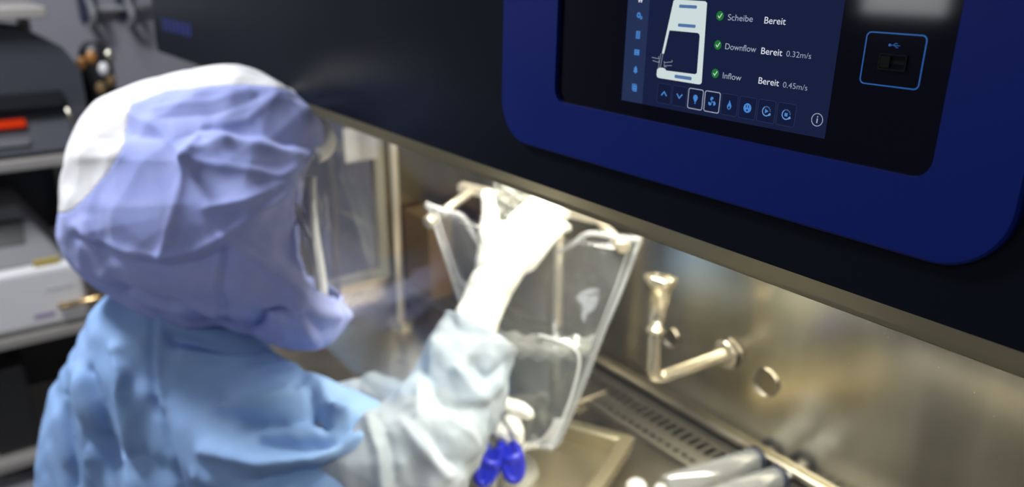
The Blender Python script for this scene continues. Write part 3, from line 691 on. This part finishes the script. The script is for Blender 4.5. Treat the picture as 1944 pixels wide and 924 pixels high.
def waves(co, scale, amp, seed=0):
    g = np.random.default_rng(seed); out = np.zeros(len(co))
    for _ in range(7):
        k = g.normal(size=3)/scale; out += np.sin(co@k*2+g.random()*6.28)
    return amp*out/3
def pleats(co, scale, amp, seed=0):
    """sharp straight ridges in a few directions, fading in and out"""
    g = np.random.default_rng(seed); out = np.zeros(len(co))
    for _ in range(5):
        k = g.normal(size=3); k /= np.linalg.norm(k); p = co@k/scale*math.pi+g.random()*6
        q = np.sin(p+.5*np.sin(co@g.normal(size=3)/scale*1.2)); m_ = .5+.5*np.sin(co@g.normal(size=3)/scale*.9+g.random()*6)
        out -= amp*m_*(np.sqrt(q*q+.004)-.5)*.7
    return out
def pdist(P, line):
    d = np.full(len(P), 1e9)
    for (a, b) in zip(line, line[1:]):
        a = np.array(a, float); b = np.array(b, float); ab = b-a; t = np.clip(((P-a)@ab)/(ab@ab), 0, 1); d = np.minimum(d, np.linalg.norm(P-(a+t[:, None]*ab), axis=1))
    return d
def folds(co, no, lines):
    """raise (+) or sink (-) the cloth along fold lines; the side away from the viewer gets none"""
    P = projn(co); vd = co-CAMn; vd /= np.linalg.norm(vd, axis=1)[:, None]; fc = np.clip(-(vd*no).sum(1)*1.6, 0, 1); out = np.zeros(len(co))
    for amp, wd, line in lines: dl_ = pdist(P, line); out += amp*(.75*np.exp(-np.sqrt(dl_*dl_+4)/(wd*1.5))+.25*np.exp(-(dl_/wd)**2))
    return out*fc

# ------------------------------------------------------------------ the person
Pbase = D(300, 900, 1.22)
per = thing('person', 'person in periwinkle hood with visor, blue gown and white gloves, holding the bag', 'person', (Pbase.x, Pbase.y, 0))
hc = D(375, 400, 1.06)
# hood: outline seen from the viewer, given the depth of a real hood
sil = [(452, 123), (500, 140), (545, 168), (590, 205), (612, 232), (622, 275), (630, 330), (634, 400), (636, 470), (640, 530), (644, 565), (650, 592), (646, 625), (632, 650), (600, 664), (555, 664), (520, 655), (470, 640), (420, 622), (370, 628), (300, 612), (245, 590), (200, 560), (155, 525), (125, 490), (107, 450), (112, 405), (118, 350), (128, 280), (150, 225), (180, 192), (230, 172), (300, 148), (360, 133), (410, 124)]
sa = np.array([(x-375, -(y-400)) for x, y in sil], float); sang = np.arctan2(sa[:, 1], sa[:, 0]); sr = np.hypot(sa[:, 0], sa[:, 1]); od = np.argsort(sang); sang, sr = sang[od], sr[od]
sang = np.concatenate([[sang[-1]-2*math.pi], sang, [sang[0]+2*math.pi]]); sr = np.concatenate([[sr[-1]], sr, [sr[0]]])
NA, NP = 300, 200
def hood_grid():
    th = np.arange(NA)/NA*2*math.pi-math.pi; ph = np.linspace(0, math.pi, NP+1)
    r = np.interp(th, sang, sr); r = (np.roll(r, 1)+r*2+np.roll(r, -1))/4
    T, Ph = np.meshgrid(th, ph); Rr = np.broadcast_to(r, T.shape)
    sn = np.sin(Ph)**.78; u = Rr*np.cos(T)*sn; v = Rr*np.sin(T)*sn
    dep = np.sign(np.cos(Ph))*np.abs(np.cos(Ph))**.9
    width = .150-.02*np.clip((u-100)/200, 0, 1)
    dd = 1.06 - dep*width*(1-.28*np.clip((v-100)/180, 0, 1))
    x = (375+u-CX); y = (400-v-CY); k = np.minimum(dd, 1.06)/1.06    # perspective: the near half stays inside the outline
    P = CAMn + (FWn*FPX + x[..., None]*RTn - y[..., None]*UPn)*(1.06*k/FPX)[..., None]
    P = P + FWn*(dd-np.minimum(dd, 1.06))[..., None]
    return P
G = hood_grid(); nv = (NP+1)*NA; co = G.reshape(-1, 3)
idx = np.arange(nv).reshape(NP+1, NA)
fa = np.stack([idx[:-1, :], np.roll(idx, -1, 1)[:-1, :], np.roll(idx, -1, 1)[1:, :], idx[1:, :]], -1).reshape(-1, 4)
me = bpy.data.meshes.new('h'); me.from_pydata(co.tolist(), [], fa.tolist()); me.update()
bmh = bmesh.new(); bmh.from_mesh(me); bmesh.ops.remove_doubles(bmh, verts=bmh.verts, dist=.00005); bmesh.ops.recalc_face_normals(bmh, faces=bmh.faces); bmh.to_mesh(me); bmh.free()
co, no = getco(me)
if ((co-np.array(hc))*no).sum(1).mean() < 0: no = -no
hcn = np.array(hc)
def outline_xy(co):
    z = (co-CAMn)@FWn; near = projn(co); far = np.stack([CX+FPX*((co-CAMn)@RTn)/1.06, CY-FPX*((co-CAMn)@UPn)/1.06], 1)
    return np.where((z < 1.06)[:, None], near, far), z
IP, _ = outline_xy(co)
def inpoly(P, poly):
    x, y = P[:, 0], P[:, 1]; c = np.zeros(len(P), bool); n = len(poly)
    for i in range(n):
        (x0, y0), (x1, y1) = poly[i], poly[(i+1) % n]
        if y0 == y1: continue
        t = ((y0 > y) != (y1 > y)) & (x < (x1-x0)*(y-y0)/(y1-y0)+x0); c ^= t
    return c
visp = [(700, 262), (618, 280), (590, 296), (570, 325), (560, 380), (558, 440), (564, 490), (578, 530), (600, 552), (630, 566), (700, 572)]
whp = [(700, 60), (560, 178), (520, 166), (455, 162), (380, 166), (310, 176), (250, 198), (242, 240), (236, 280), (205, 330), (165, 375), (140, 400), (100, 412), (60, 300), (100, 100), (400, 60)]
L = [(.010, 10, [(244, 213), (300, 240), (351, 300)]), (.010, 9, [(351, 305), (376, 247), (430, 262)]), (.009, 8, [(351, 305), (440, 315), (533, 334), (570, 318)]),
     (.007, 8, [(351, 305), (401, 394), (430, 420)]), (.008, 9, [(351, 305), (330, 400), (307, 485)]),
     (.011, 9, [(140, 430), (163, 458), (238, 478), (307, 488), (370, 477), (426, 451), (480, 412), (545, 366)]),
     (-.012, 14, [(140, 452), (238, 498), (307, 508), (372, 500), (420, 478)]),
     (.014, 8, [(426, 451), (490, 495), (552, 539), (580, 575)]), (.009, 10, [(401, 394), (470, 380), (545, 345)]),
     (-.010, 12, [(430, 470), (420, 520), (425, 590)]), (.009, 9, [(414, 470), (408, 530), (412, 600)]),
     (-.026, 12, [(235, 560), (290, 575), (370, 610), (430, 640)]), (.008, 9, [(262, 560), (330, 575), (400, 612)]),
     (-.036, 16, [(480, 640), (500, 600), (533, 588), (560, 600)]), (.026, 12, [(505, 580), (550, 570), (600, 590), (640, 600)]), (.020, 8, [(560, 585), (585, 625), (600, 655)]), (-.018, 8, [(575, 585), (610, 635)]),
     (-.026, 22, [(245, 245), (330, 262), (400, 232), (500, 246), (590, 268)]), (.013, 20, [(250, 200), (330, 182), (430, 172), (540, 178)]), (.012, 12, [(360, 285), (430, 262), (520, 275), (585, 292)]),
     (.005, 5, [(290, 205), (400, 190), (470, 175)]), (-.005, 5, [(300, 222), (420, 205), (490, 186)]), (.005, 6, [(380, 230), (470, 215), (520, 190)]),
     (-.008, 8, [(178, 470), (190, 510), (225, 545)]), (.006, 7, [(160, 420), (172, 480), (200, 520)]), (-.008, 12, [(170, 262), (215, 258)]), (.005, 9, [(150, 300), (220, 290)])]
allf = np.zeros(len(co))
for amp, wd, line in L: dl_ = pdist(IP, line); allf += amp*(.75*np.exp(-np.sqrt(dl_*dl_+4)/(wd*1.6)) + .15*np.exp(-(dl_/wd)**2))
cloth = 1-inpoly(IP, visp)*1.0
dsp = allf*cloth*.72 + (pleats(co, .10, .0085, 3)+pleats(co, .05, .003, 5)+waves(co, .08, .003, 2))*cloth
# soften the fold height at the silhouette rim so the outline stays
rimw = np.clip(np.abs((co-hcn)@FWn)/.03, .25, 1)
co2 = co + no*(dsp*rimw)[:, None]; setco(me, co2)
fc_ = np.array([p.center for p in me.polygons]); 
FP, fz = outline_xy(fc_); visf = [(x-45 if 540 < x < 600 else x, y) for x, y in visp]
isv = np.where(fz < 1.06, inpoly(FP, visp), inpoly(FP, visf)); isw = inpoly(FP, whp) & ~isv
def take(name, mask, m, parent, label, solid=0):
    bm = bmesh.new(); bm.from_mesh(me); bm.faces.ensure_lookup_table()
    bmesh.ops.delete(bm, geom=[f for f, k in zip(bm.faces, mask) if not k], context='FACES')
    n = bpy.data.meshes.new(name); bm.to_mesh(n); bm.free(); o = finish(name, n, m, parent, True, label)
    if solid: sd = o.modifiers.new('thickness', 'SOLIDIFY'); sd.thickness = solid; sd.offset = 0
    return o
hood = take('hood', ~isv & ~isw, M['hood'], per, 'periwinkle blue fabric hood', .0025)
take('crown_panel', isw, M['hood_white'], hood, 'white top and back panel of the hood', .0025)
take('visor', isv, M['visor'], hood, 'clear curved visor film')
# white harness inside the visor
bm = bmesh.new(); tube(bm, bend([D(590, 335, 1.05), D(588, 390, 1.05), D(596, 450, 1.05), D(605, 500, 1.05), D(612, 560, 1.05)]), .0075, 12); tube(bm, bend([D(540, 375, 1.05), D(570, 410, 1.05), D(592, 450, 1.05)]), .008, 12)
bmobj('hood_harness', bm, M['hood_white'], hood, smooth=True, label='white forked strap behind the visor')
bm = bmesh.new(); tube(bm, bend([D(598, 296, 1.0), D(618, 288, 1.02), D(626, 262, 1.06), D(612, 240, 1.09)]), .010, 12); bmobj('visor_clip', bm, M['hood_white'], hood, smooth=True)

# joints
NK = D(340, 590, 1.14); RS = D(415, 775, 1.09); LS = D(470, 745, 1.36)
REL = D(775, 868, 1.035); RWR = D(912, 625, 1.10); LEL = D(620, 800, 1.42); LWR = D(880, 800, 1.20)
TC = D(285, 850, 1.25); TW = Vector((TC.x-.02, TC.y-.05, .52))
HB = D(945, 520, 1.115)
# body (one skin, inside the clothes)
blob('body', [(D(360, 370, 1.07), .085, D(370, 420, 1.07), .08), (D(400, 450, 1.07), .06, D(410, 470, 1.07), .05), (D(455, 405, 1.07), .012, D(468, 425, 1.07), .015), (D(350, 480, 1.10), .055, NK, .055), (NK, .07, TC, .11), (RS, .055, NK, .06), (LS, .055, NK, .06),
     (TC, .12, TW, .12), (RS, .05, D(640, 860, 1.03), .042), (D(640, 860, 1.03), .042, REL, .038), (REL, .038, RWR, .026), (LS, .05, LEL, .04), (LEL, .04, LWR, .026), (RWR, .026, HB, .022), (LWR, .024, D(925, 795, 1.18), .020),
     *[q for sx in (.09, -.09) for q in ((TW, .11, Vector((TW.x+sx, TW.y+.08, .51)), .075), (Vector((TW.x+sx, TW.y+.08, .51)), .075, Vector((TW.x+sx, TW.y+.42, .50)), .058), (Vector((TW.x+sx, TW.y+.42, .50)), .056, Vector((TW.x+sx, TW.y+.40, .08)), .042))]], M['skin'], per, .009, 4)
for sx in (.09, -.09):
    bm = bmesh.new(); c = Vector((TW.x+sx, TW.y+.42, 0)); tube(bm, [c+Vector((0, -.10, .05)), c+Vector((0, -.06, .055)), c+Vector((0, .05, .045)), c+Vector((0, .13, .036)), c+Vector((0, .155, .03))], [.03, .05, .044, .036, .015], 20)
    for v in bm.verts: v.co.z = max(v.co.z, .001)
    bmobj('shoe', bm, M['white'], per, smooth=True)
# gown
def ed_gown(me):
    co, no = getco(me)
    Lg = [(-.016, 16, [(450, 800), (520, 792), (580, 775), (640, 750)]), (.014, 14, [(430, 770), (520, 755), (600, 730), (640, 742)]), (-.014, 16, [(480, 840), (560, 850), (640, 838), (690, 800)]), (.014, 16, [(400, 850), (500, 875), (600, 870), (680, 820)]),
          (-.016, 20, [(470, 925), (580, 905), (660, 890)]), (-.012, 12, [(160, 700), (185, 760), (200, 830), (215, 880)]), (.010, 12, [(140, 700), (160, 780), (175, 870)]), (-.010, 10, [(110, 750), (125, 850), (135, 930)]),
          (-.007, 5, [(287, 600), (286, 680), (295, 760), (320, 850), (350, 930)]), (.006, 7, [(300, 600), (300, 690), (310, 770)]), (-.012, 12, [(330, 640), (420, 655), (480, 668)]), (.010, 12, [(350, 668), (430, 680), (500, 682), (560, 700)]),
          (-.012, 7, [(560, 735), (575, 730), (590, 740)]), (-.008, 9, [(440, 755), (510, 742), (560, 737)]), (-.010, 9, [(590, 745), (600, 780), (615, 800)]), (.010, 9, [(585, 725), (640, 770), (660, 780)]), (.012, 16, [(230, 660), (235, 740), (250, 840), (260, 930)]), (.010, 12, [(380, 900), (450, 940)])]
    d = folds(co, no, Lg)*1.9 + waves(co, .12, .003, 11) + pleats(co, .15, .005, 21) + waves(co, .04, .0012, 12)
    setco(me, co+no*d[:, None])
gsegs = [(D(300, 650, 1.15), .105, D(260, 790, 1.21), .135), (D(260, 790, 1.21), .135, D(275, 950, 1.26), .165), (D(340, 640, 1.12), .09, D(420, 745, 1.12), .10), (D(400, 780, 1.13), .115, D(560, 850, 1.05), .097), (D(560, 850, 1.05), .099, D(648, 866, 1.02), .088),
         (D(300, 720, 1.15), .12, D(400, 780, 1.13), .115), (D(260, 790, 1.21), .13, D(400, 900, 1.14), .12), (D(300, 650, 1.15), .10, D(470, 745, 1.33), .08), (D(470, 745, 1.33), .085, D(560, 780, 1.38), .07),
         (D(275, 950, 1.26), .165, TW, .155), (TW, .15, Vector((TW.x, TW.y+.40, .50)), .11), (TW+Vector((.09, .05, 0)), .11, Vector((TW.x+.09, TW.y+.42, .5)), .085), (TW+Vector((-.09, .05, 0)), .11, Vector((TW.x-.09, TW.y+.42, .5)), .085)]
blob('gown', gsegs, M['gown'], per, .0055, 10, ed_gown, 'light blue surgical gown')
# sleeves
def ed_sleeve(lines, seed):
    def f(me):
        co, no = getco(me); d = folds(co, no, lines) + crumple(co, .08, .004, seed) + pleats(co, .06, .003, seed) + waves(co, .05, .003, seed+1); setco(me, co+no*d[:, None])
    return f
ca = (RWR-REL).normalized(); cuffp = D(900, 640, 1.09)
rs_l = [(-.012, 12, [(800, 700), (830, 760), (880, 790)]), (.012, 12, [(830, 650), (800, 730), (790, 800)]), (-.012, 10, [(900, 690), (930, 720), (975, 690)]), (.010, 12, [(870, 700), (900, 740), (940, 770)]), (-.014, 12, [(790, 800), (830, 840), (860, 880)]), (.012, 12, [(760, 800), (800, 850), (850, 900)]),
        (-.012, 10, [(715, 780), (740, 840), (755, 924)]), (.012, 10, [(700, 800), (720, 860), (725, 930)]), (.010, 10, [(860, 790), (890, 820), (905, 850)]), (-.010, 9, [(870, 770), (920, 780), (950, 760)])]
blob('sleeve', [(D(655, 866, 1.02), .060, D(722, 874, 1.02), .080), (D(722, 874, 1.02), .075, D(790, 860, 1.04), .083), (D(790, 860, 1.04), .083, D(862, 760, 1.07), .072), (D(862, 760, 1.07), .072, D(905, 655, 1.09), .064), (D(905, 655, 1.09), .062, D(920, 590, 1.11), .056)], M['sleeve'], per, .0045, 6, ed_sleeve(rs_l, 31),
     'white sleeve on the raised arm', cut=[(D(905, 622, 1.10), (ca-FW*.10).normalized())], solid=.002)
ls_l = [(-.010, 10, [(640, 720), (660, 760), (690, 790)]), (.008, 9, [(680, 705), (720, 730), (750, 740)])]
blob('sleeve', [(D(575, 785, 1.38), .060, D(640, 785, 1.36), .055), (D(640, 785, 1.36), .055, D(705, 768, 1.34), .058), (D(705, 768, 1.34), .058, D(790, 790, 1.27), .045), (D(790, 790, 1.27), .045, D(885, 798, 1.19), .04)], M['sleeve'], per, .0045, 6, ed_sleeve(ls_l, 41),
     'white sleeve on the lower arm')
# gloves
def dd(x, y, d, r): return (D(x, y, d), r)
def chain(pts): return [(a[0], a[1], b[0], b[1]) for a, b in zip(pts, pts[1:])]
rg = []
rg += chain([dd(880, 690, 1.085, .030), dd(900, 620, 1.10, .033), dd(922, 565, 1.11, .032), dd(945, 520, 1.115, .033)])
rg += chain([dd(950, 500, 1.115, .030), dd(958, 455, 1.12, .026)]) + chain([dd(945, 520, 1.115, .032), dd(985, 480, 1.12, .026), dd(1000, 450, 1.12, .022)])
rg += chain([dd(930, 500, 1.11, .022), dd(928, 450, 1.11, .017), dd(929, 405, 1.115, .0135), dd(926, 372, 1.125, .0105)])          # thumb
rg += chain([dd(962, 460, 1.12, .018), dd(985, 415, 1.12, .0125), dd(1015, 385, 1.135, .011), dd(1032, 385, 1.175, .0095)])       # fingers hook over the bar
rg += chain([dd(985, 470, 1.12, .018), dd(1012, 425, 1.12, .0128), dd(1038, 392, 1.135, .011), dd(1054, 396, 1.175, .0095)])
rg += chain([dd(1000, 480, 1.12, .017), dd(1034, 437, 1.12, .012), dd(1058, 402, 1.135, .0105), dd(1072, 408, 1.17, .009)])
rg += chain([dd(1000, 500, 1.12, .015), dd(1035, 464, 1.115, .011), dd(1062, 432, 1.125, .0095), dd(1076, 432, 1.155, .0085)])
def ed_glove(seed):
    def f(me):
        co, no = getco(me); d = crumple(co, .03, .0012, seed)+waves(co, .02, .0007, seed); setco(me, co+no*d[:, None])
    return f
blob('glove', rg, M['glove'], per, .0024, 5, ed_glove(51), 'white glove on the raised right hand')
lg = []
lg += chain([dd(850, 800, 1.22, .028), dd(885, 800, 1.19, .028), dd(920, 798, 1.165, .027)]) + chain([dd(920, 790, 1.165, .026), dd(945, 785, 1.14, .021)]) + chain([dd(915, 815, 1.165, .024), dd(940, 812, 1.145, .019)])
lg += chain([dd(940, 775, 1.13, .015), dd(965, 770, 1.095, .0125), dd(988, 776, 1.085, .0115), dd(1003, 785, 1.08, .0095)])
lg += chain([dd(950, 790, 1.13, .014), dd(972, 798, 1.09, .0115), dd(982, 818, 1.08, .0105), dd(984, 836, 1.085, .009)])
lg += chain([dd(945, 802, 1.13, .014), dd(958, 812, 1.10, .0115), dd(968, 832, 1.09, .0105), dd(970, 852, 1.095, .009)])
lg += chain([dd(935, 818, 1.14, .013), dd(945, 828, 1.11, .0105), dd(950, 846, 1.10, .0095), dd(948, 862, 1.105, .0085)])
lg += chain([dd(915, 800, 1.15, .017), dd(930, 812, 1.115, .0135), dd(948, 818, 1.095, .012), dd(956, 822, 1.09, .010)])
blob('glove', lg, M['glove'], per, .0024, 5, ed_glove(61), 'white glove on the lower left hand')

# ------------------------------------------------------------------ equipment rack at the left
RXF = -2.55                                       # front plane of the rack
ra = onx(-160, 400, RXF).y; rb = onx(205, 560, RXF).y
def shz(x, y): return onx(x, y, RXF).z
S1, S2, S3, S0 = shz(75, 300), shz(75, 632), shz(75, 862), shz(40, 14)
rackt = thing('equipment_rack', 'open steel shelf rack carrying lab devices against the left wall', 'rack', (RXF-.25, (ra+rb)/2, 0))
for z in (S0, S1, S2, S3):
    bm = bmesh.new(); box(bm, (RXF-.5, ra, z-.03), (RXF, {S0: onx(86, 10, RXF).y, S1: onx(250, 260, RXF).y}.get(z, rb), z)); bmobj('shelf', bm, M['shelf'], rackt, bevel=.004)
for yy in (ra, rb-.035):
    for xx in (RXF-.5, RXF-.30):
        bm = bmesh.new(); box(bm, (xx, yy, 0), (xx+.035, yy+.035, S1-.03)); bmobj('post', bm, M['steel_dull'], rackt, bevel=.002)
bmobj('post', B((RXF-.5, ra, S1), (RXF-.465, ra+.035, S0-.03)), M['steel_dull'], rackt)
bm = bmesh.new(); box(bm, (RXF-.5, onx(86, 10, RXF).y-.035, S1), (RXF-.465, onx(86, 10, RXF).y, S0-.03)); bmobj('post', bm, M['steel_dull'], rackt)
bmobj('back_panel', B((RXF-.52, ra, .05), (RXF-.505, rb, S1-.03)), M['black'], rackt, label='dark rear panel')
# meter with the red display
ya = onx(-120, 240, RXF-.02).y; yb = onx(142, 240, RXF-.02).y
dev = thing('digital_heater', 'low dark laboratory device with a red lit display on the upper shelf', 'device', (RXF-.25, (ya+yb)/2, S1))
zt = onx(100, 205, RXF-.02).z
bm = bmesh.new(); box(bm, (RXF-.40, ya, S1+.008), (RXF-.02, yb, zt))
for v in bm.verts:
    if v.co.z > S1+.1 and v.co.x > RXF-.1: v.co.x -= .05
bmobj('housing', bm, M['darkgrey'], dev, bevel=.008)
bmobj('foot', B((RXF-.38, ya+.03, S1), (RXF-.05, yb-.03, S1+.010)), M['dark'], dev)
d0, d1 = onx(-30, 246, RXF-.05), onx(46, 226, RXF-.05)
bm = bmesh.new(); box(bm, (RXF-.07, d0.y, d0.z), (RXF-.035, d1.y, d1.z)); bmobj('display', bm, M['red'], dev, label='red glowing display')
bm = bmesh.new(); box(bm, (RXF-.05, d0.y, d0.z-.05), (RXF-.022, d1.y, d0.z-.035)); bmobj('key_row', bm, M['grey'], dev)
bm = bmesh.new(); tube(bm, [onx(126, 205, RXF-.01), onx(146, 245, RXF-.01)], .006, 10); bmobj('edge_trim', bm, M['steel'], dev, smooth=True)
# instrument with the rounded cover
zz = zt
y2 = onx(156, 150, RXF-.05).y; z2 = onx(70, 47, RXF-.05).z
ins = thing('covered_instrument', 'big dark grey instrument with a rounded cover above the red display device', 'instrument', (RXF-.25, (ya+y2)/2, zz))
bm = bmesh.new(); hh = z2-zz; pr = [(ya, zz), (y2, zz), (y2, zz+hh*.45), (y2-.035, zz+hh*.72), (y2-.11, zz+hh*.93), (y2-.20, z2), (ya, z2)]
pr = [(p_[0], p_[1]) for p_ in pr]
A_ = [bm.verts.new((RXF-.05, p_[0], p_[1])) for p_ in pr]; B_ = [bm.verts.new((RXF-.40, p_[0], p_[1])) for p_ in pr]
bm.faces.new(A_); bm.faces.new(B_)
for i in range(len(pr)): j = (i+1) % len(pr); bm.faces.new((A_[i], A_[j], B_[j], B_[i]))
bmobj('cover', bm, M['darkgrey'], ins, bevel=.015, seg=3)
bm = bmesh.new(); box(bm, (RXF-.055, ya, zz+.004), (RXF-.03, y2-.06, zz+hh*.2)); bmobj('base_slot', bm, M['black'], ins)
# amber bottle-like device
c = onx(190, 160, RXF-.12); y3a, y3b = onx(158, 150, RXF-.1).y, onx(228, 150, RXF-.1).y
tz = onx(190, 82, RXF-.1).z; bz = S1
cn = thing('carousel_device', 'black drum shaped device with amber and pale parts beside the rounded cover', 'device', (RXF-.14, (y3a+y3b)/2, S1)); rr = (y3b-y3a)/2-.003
cc = Vector((RXF-.16, (y3a+y3b)/2, 0))
bm = bmesh.new(); tube(bm, [cc+Vector((0, 0, z)) for z in (bz+.001, tz-.05, tz-.02, tz)], [rr, rr, rr*.85, rr*.5], 32); bmobj('drum', bm, M['black'], cn, smooth=True)
for t, m_, zf in ((-60, 'amber', .80), (-20, 'amber', .86), (15, 'white', .74), (35, 'card', .62), (-5, 'card', .55), (50, 'steel', .86)):
    a_ = math.radians(t); P = cc+Vector((math.cos(a_)*rr, math.sin(a_)*rr, bz+(tz-bz)*zf))
    bm = bmesh.new(); bmesh.ops.create_icosphere(bm, subdivisions=3, radius=.017, matrix=Matrix.Translation(P) @ Matrix.Diagonal((.7, .9, 1.2, 1))); bmobj('knob', bm, M[m_], cn, smooth=True, label={'amber': 'amber knob', 'white': 'pale knob', 'card': 'brown knob', 'steel': 'shiny knob'}[m_])
# printer
yp = onx(166, 560, RXF-.01).y; zp = onx(60, 510, RXF-.01).z
pr_ = thing('desktop_printer', 'white desktop laboratory unit with a sloped grey display on the middle shelf', 'printer', (RXF-.2, (ya+yp)/2, S2))
bm = bmesh.new(); box(bm, (RXF-.42, ya, S2+.006), (RXF-.01, yp, zp)); bmobj('housing', bm, M['white'], pr_, bevel=.02, seg=3)
bmobj('foot', B((RXF-.38, ya+.03, S2), (RXF-.05, yp-.03, S2+.012)), M['dark'], pr_)
yg = onx(112, 450, RXF-.1).y; zg = onx(60, 385, RXF-.14).z
bm = bmesh.new(); box(bm, (RXF-.40, ya, zp-.002), (RXF-.04, yp-.03, zg))
for v in bm.verts:
    if v.co.z > zp+.05:
        if v.co.x > RXF-.1: v.co.x -= .11
        if v.co.y > yp-.1: v.co.y -= .09
bmobj('display_head', bm, M['grey'], pr_, bevel=.01)
def onslope(x, y): 
    n = Vector(((zg-zp), 0, .11)).normalized(); P0 = Vector((RXF-.04, 0, zp)); r = ray(x, y); return CAM+r*((P0-CAM).dot(n)/r.dot(n))+n*.003
vs = [onslope(*q) for q in ((-60, 428), (44, 414), (48, 462), (-60, 478))]; bm = bmesh.new()
nn = Vector(((zg-zp), 0, .11)).normalized(); a_ = [bm.verts.new(v) for v in vs]; b_ = [bm.verts.new(v-nn*.006) for v in vs]; bm.faces.new(a_); bm.faces.new(b_)
for i in range(4): bm.faces.new((a_[i], a_[(i+1) % 4], b_[(i+1) % 4], b_[i]))
bmobj('display', bm, M['black'], pr_, label='black display')
for (x0, y0, x1, y1, mm_) in ((66, 590, 104, 606, mat('purple_print', (.25, .18, .32), .5)), (116, 572, 142, 586, M['darkgrey']), (86, 542, 140, 548, mat('grey_print', (.45, .45, .47), .5))):
    p0, p1 = onx(x0, y1, RXF-.01), onx(x1, y0, RXF-.01); bmobj('printed_mark', B((RXF-.012, p0.y, p0.z), (RXF-.0085, p1.y, p1.z)), mm_, pr_)
p0, p1 = onx(64, 500, RXF-.01), onx(112, 486, RXF-.01); bmobj('label_strip', B((RXF-.05, p0.y, zp-.002), (RXF-.02, p1.y, zp+.012)), mat('yellow_label', (.35, .27, .06), .5), pr_)
# brass rod end by the shoulder
c = onx(180, 566, RXF+.0); e = onx(206, 556, RXF+.0); bm = bmesh.new(); tube(bm, [c+Vector((.006, -.1, 0)), c+Vector((.006, 0, 0)), e+Vector((.006, 0, 0))], [.009, .009, .012], 14)
tube(bm, [c+Vector((-.03, 0, 0)), c+Vector((.006, 0, 0))], .008, 12)
tag(bmobj('brass_valve', bm, mat('brass', (.6, .42, .2), .25, 1), None, smooth=True), 'small brass valve rod at the rack end beside the white printer', 'valve')
# dark boxes on the lowest shelves
y4 = onx(60, 760, RXF-.1).y
tag(bmobj('storage_crate', B((RXF-.42, ra+.04, S3+.001), (RXF-.05, y4, S3+(S2-S3)*.72)), M['black'], None, bevel=.01), 'black storage crate in the shade of the bottom shelf', 'crate')
# hooks on the wall
for i, x in enumerate((166, 238)):
    P = onx(x, 20, X0); hk = thing('wall_hook', ('dark double wall hook nearer the rack' if i == 0 else 'dark double wall hook nearer the cabinet'), 'hook', (X0, P.y, P.z), 'hooks on the far wall')
    bm = bmesh.new(); zb, zt_ = onx(x, 55, X0).z, onx(x, -60, X0).z; box(bm, (X0, P.y-.03, zb+.03), (X0+.02, P.y+.03, zt_)); bmobj('plate', bm, M['navy'], hk, bevel=.004)
    bm = bmesh.new(); tube(bm, bend([(X0+.01, P.y, zb+.12), (X0+.08, P.y, zb+.10), (X0+.12, P.y, zb+.05), (X0+.07, P.y, zb), (X0+.03, P.y, zb+.02)]), .013, 12); bmobj('hook', bm, M['grey'], hk, smooth=True)
P0, P1 = onx(172, 18, X0+.03), onx(290, 14, X0+.03)
bm = bmesh.new(); tube(bm, [(X0+.035, P0.y, P0.z), (X0+.035, P1.y, P0.z)], .014, 12)
tag(bmobj('wall_rail', bm, M['grey'], None, smooth=True), 'grey horizontal rail between the two wall hooks', 'rail')
# brown cartons seen as a warm patch near the back corner
p = onx(795, 470, -1.50)
tag(bmobj('carton', B((-1.535, .405, WS+.002), (-1.42, .465, WS+.19)), M['card'], None, bevel=.003), 'brown carton standing in the far corner behind the upright rod', 'carton')
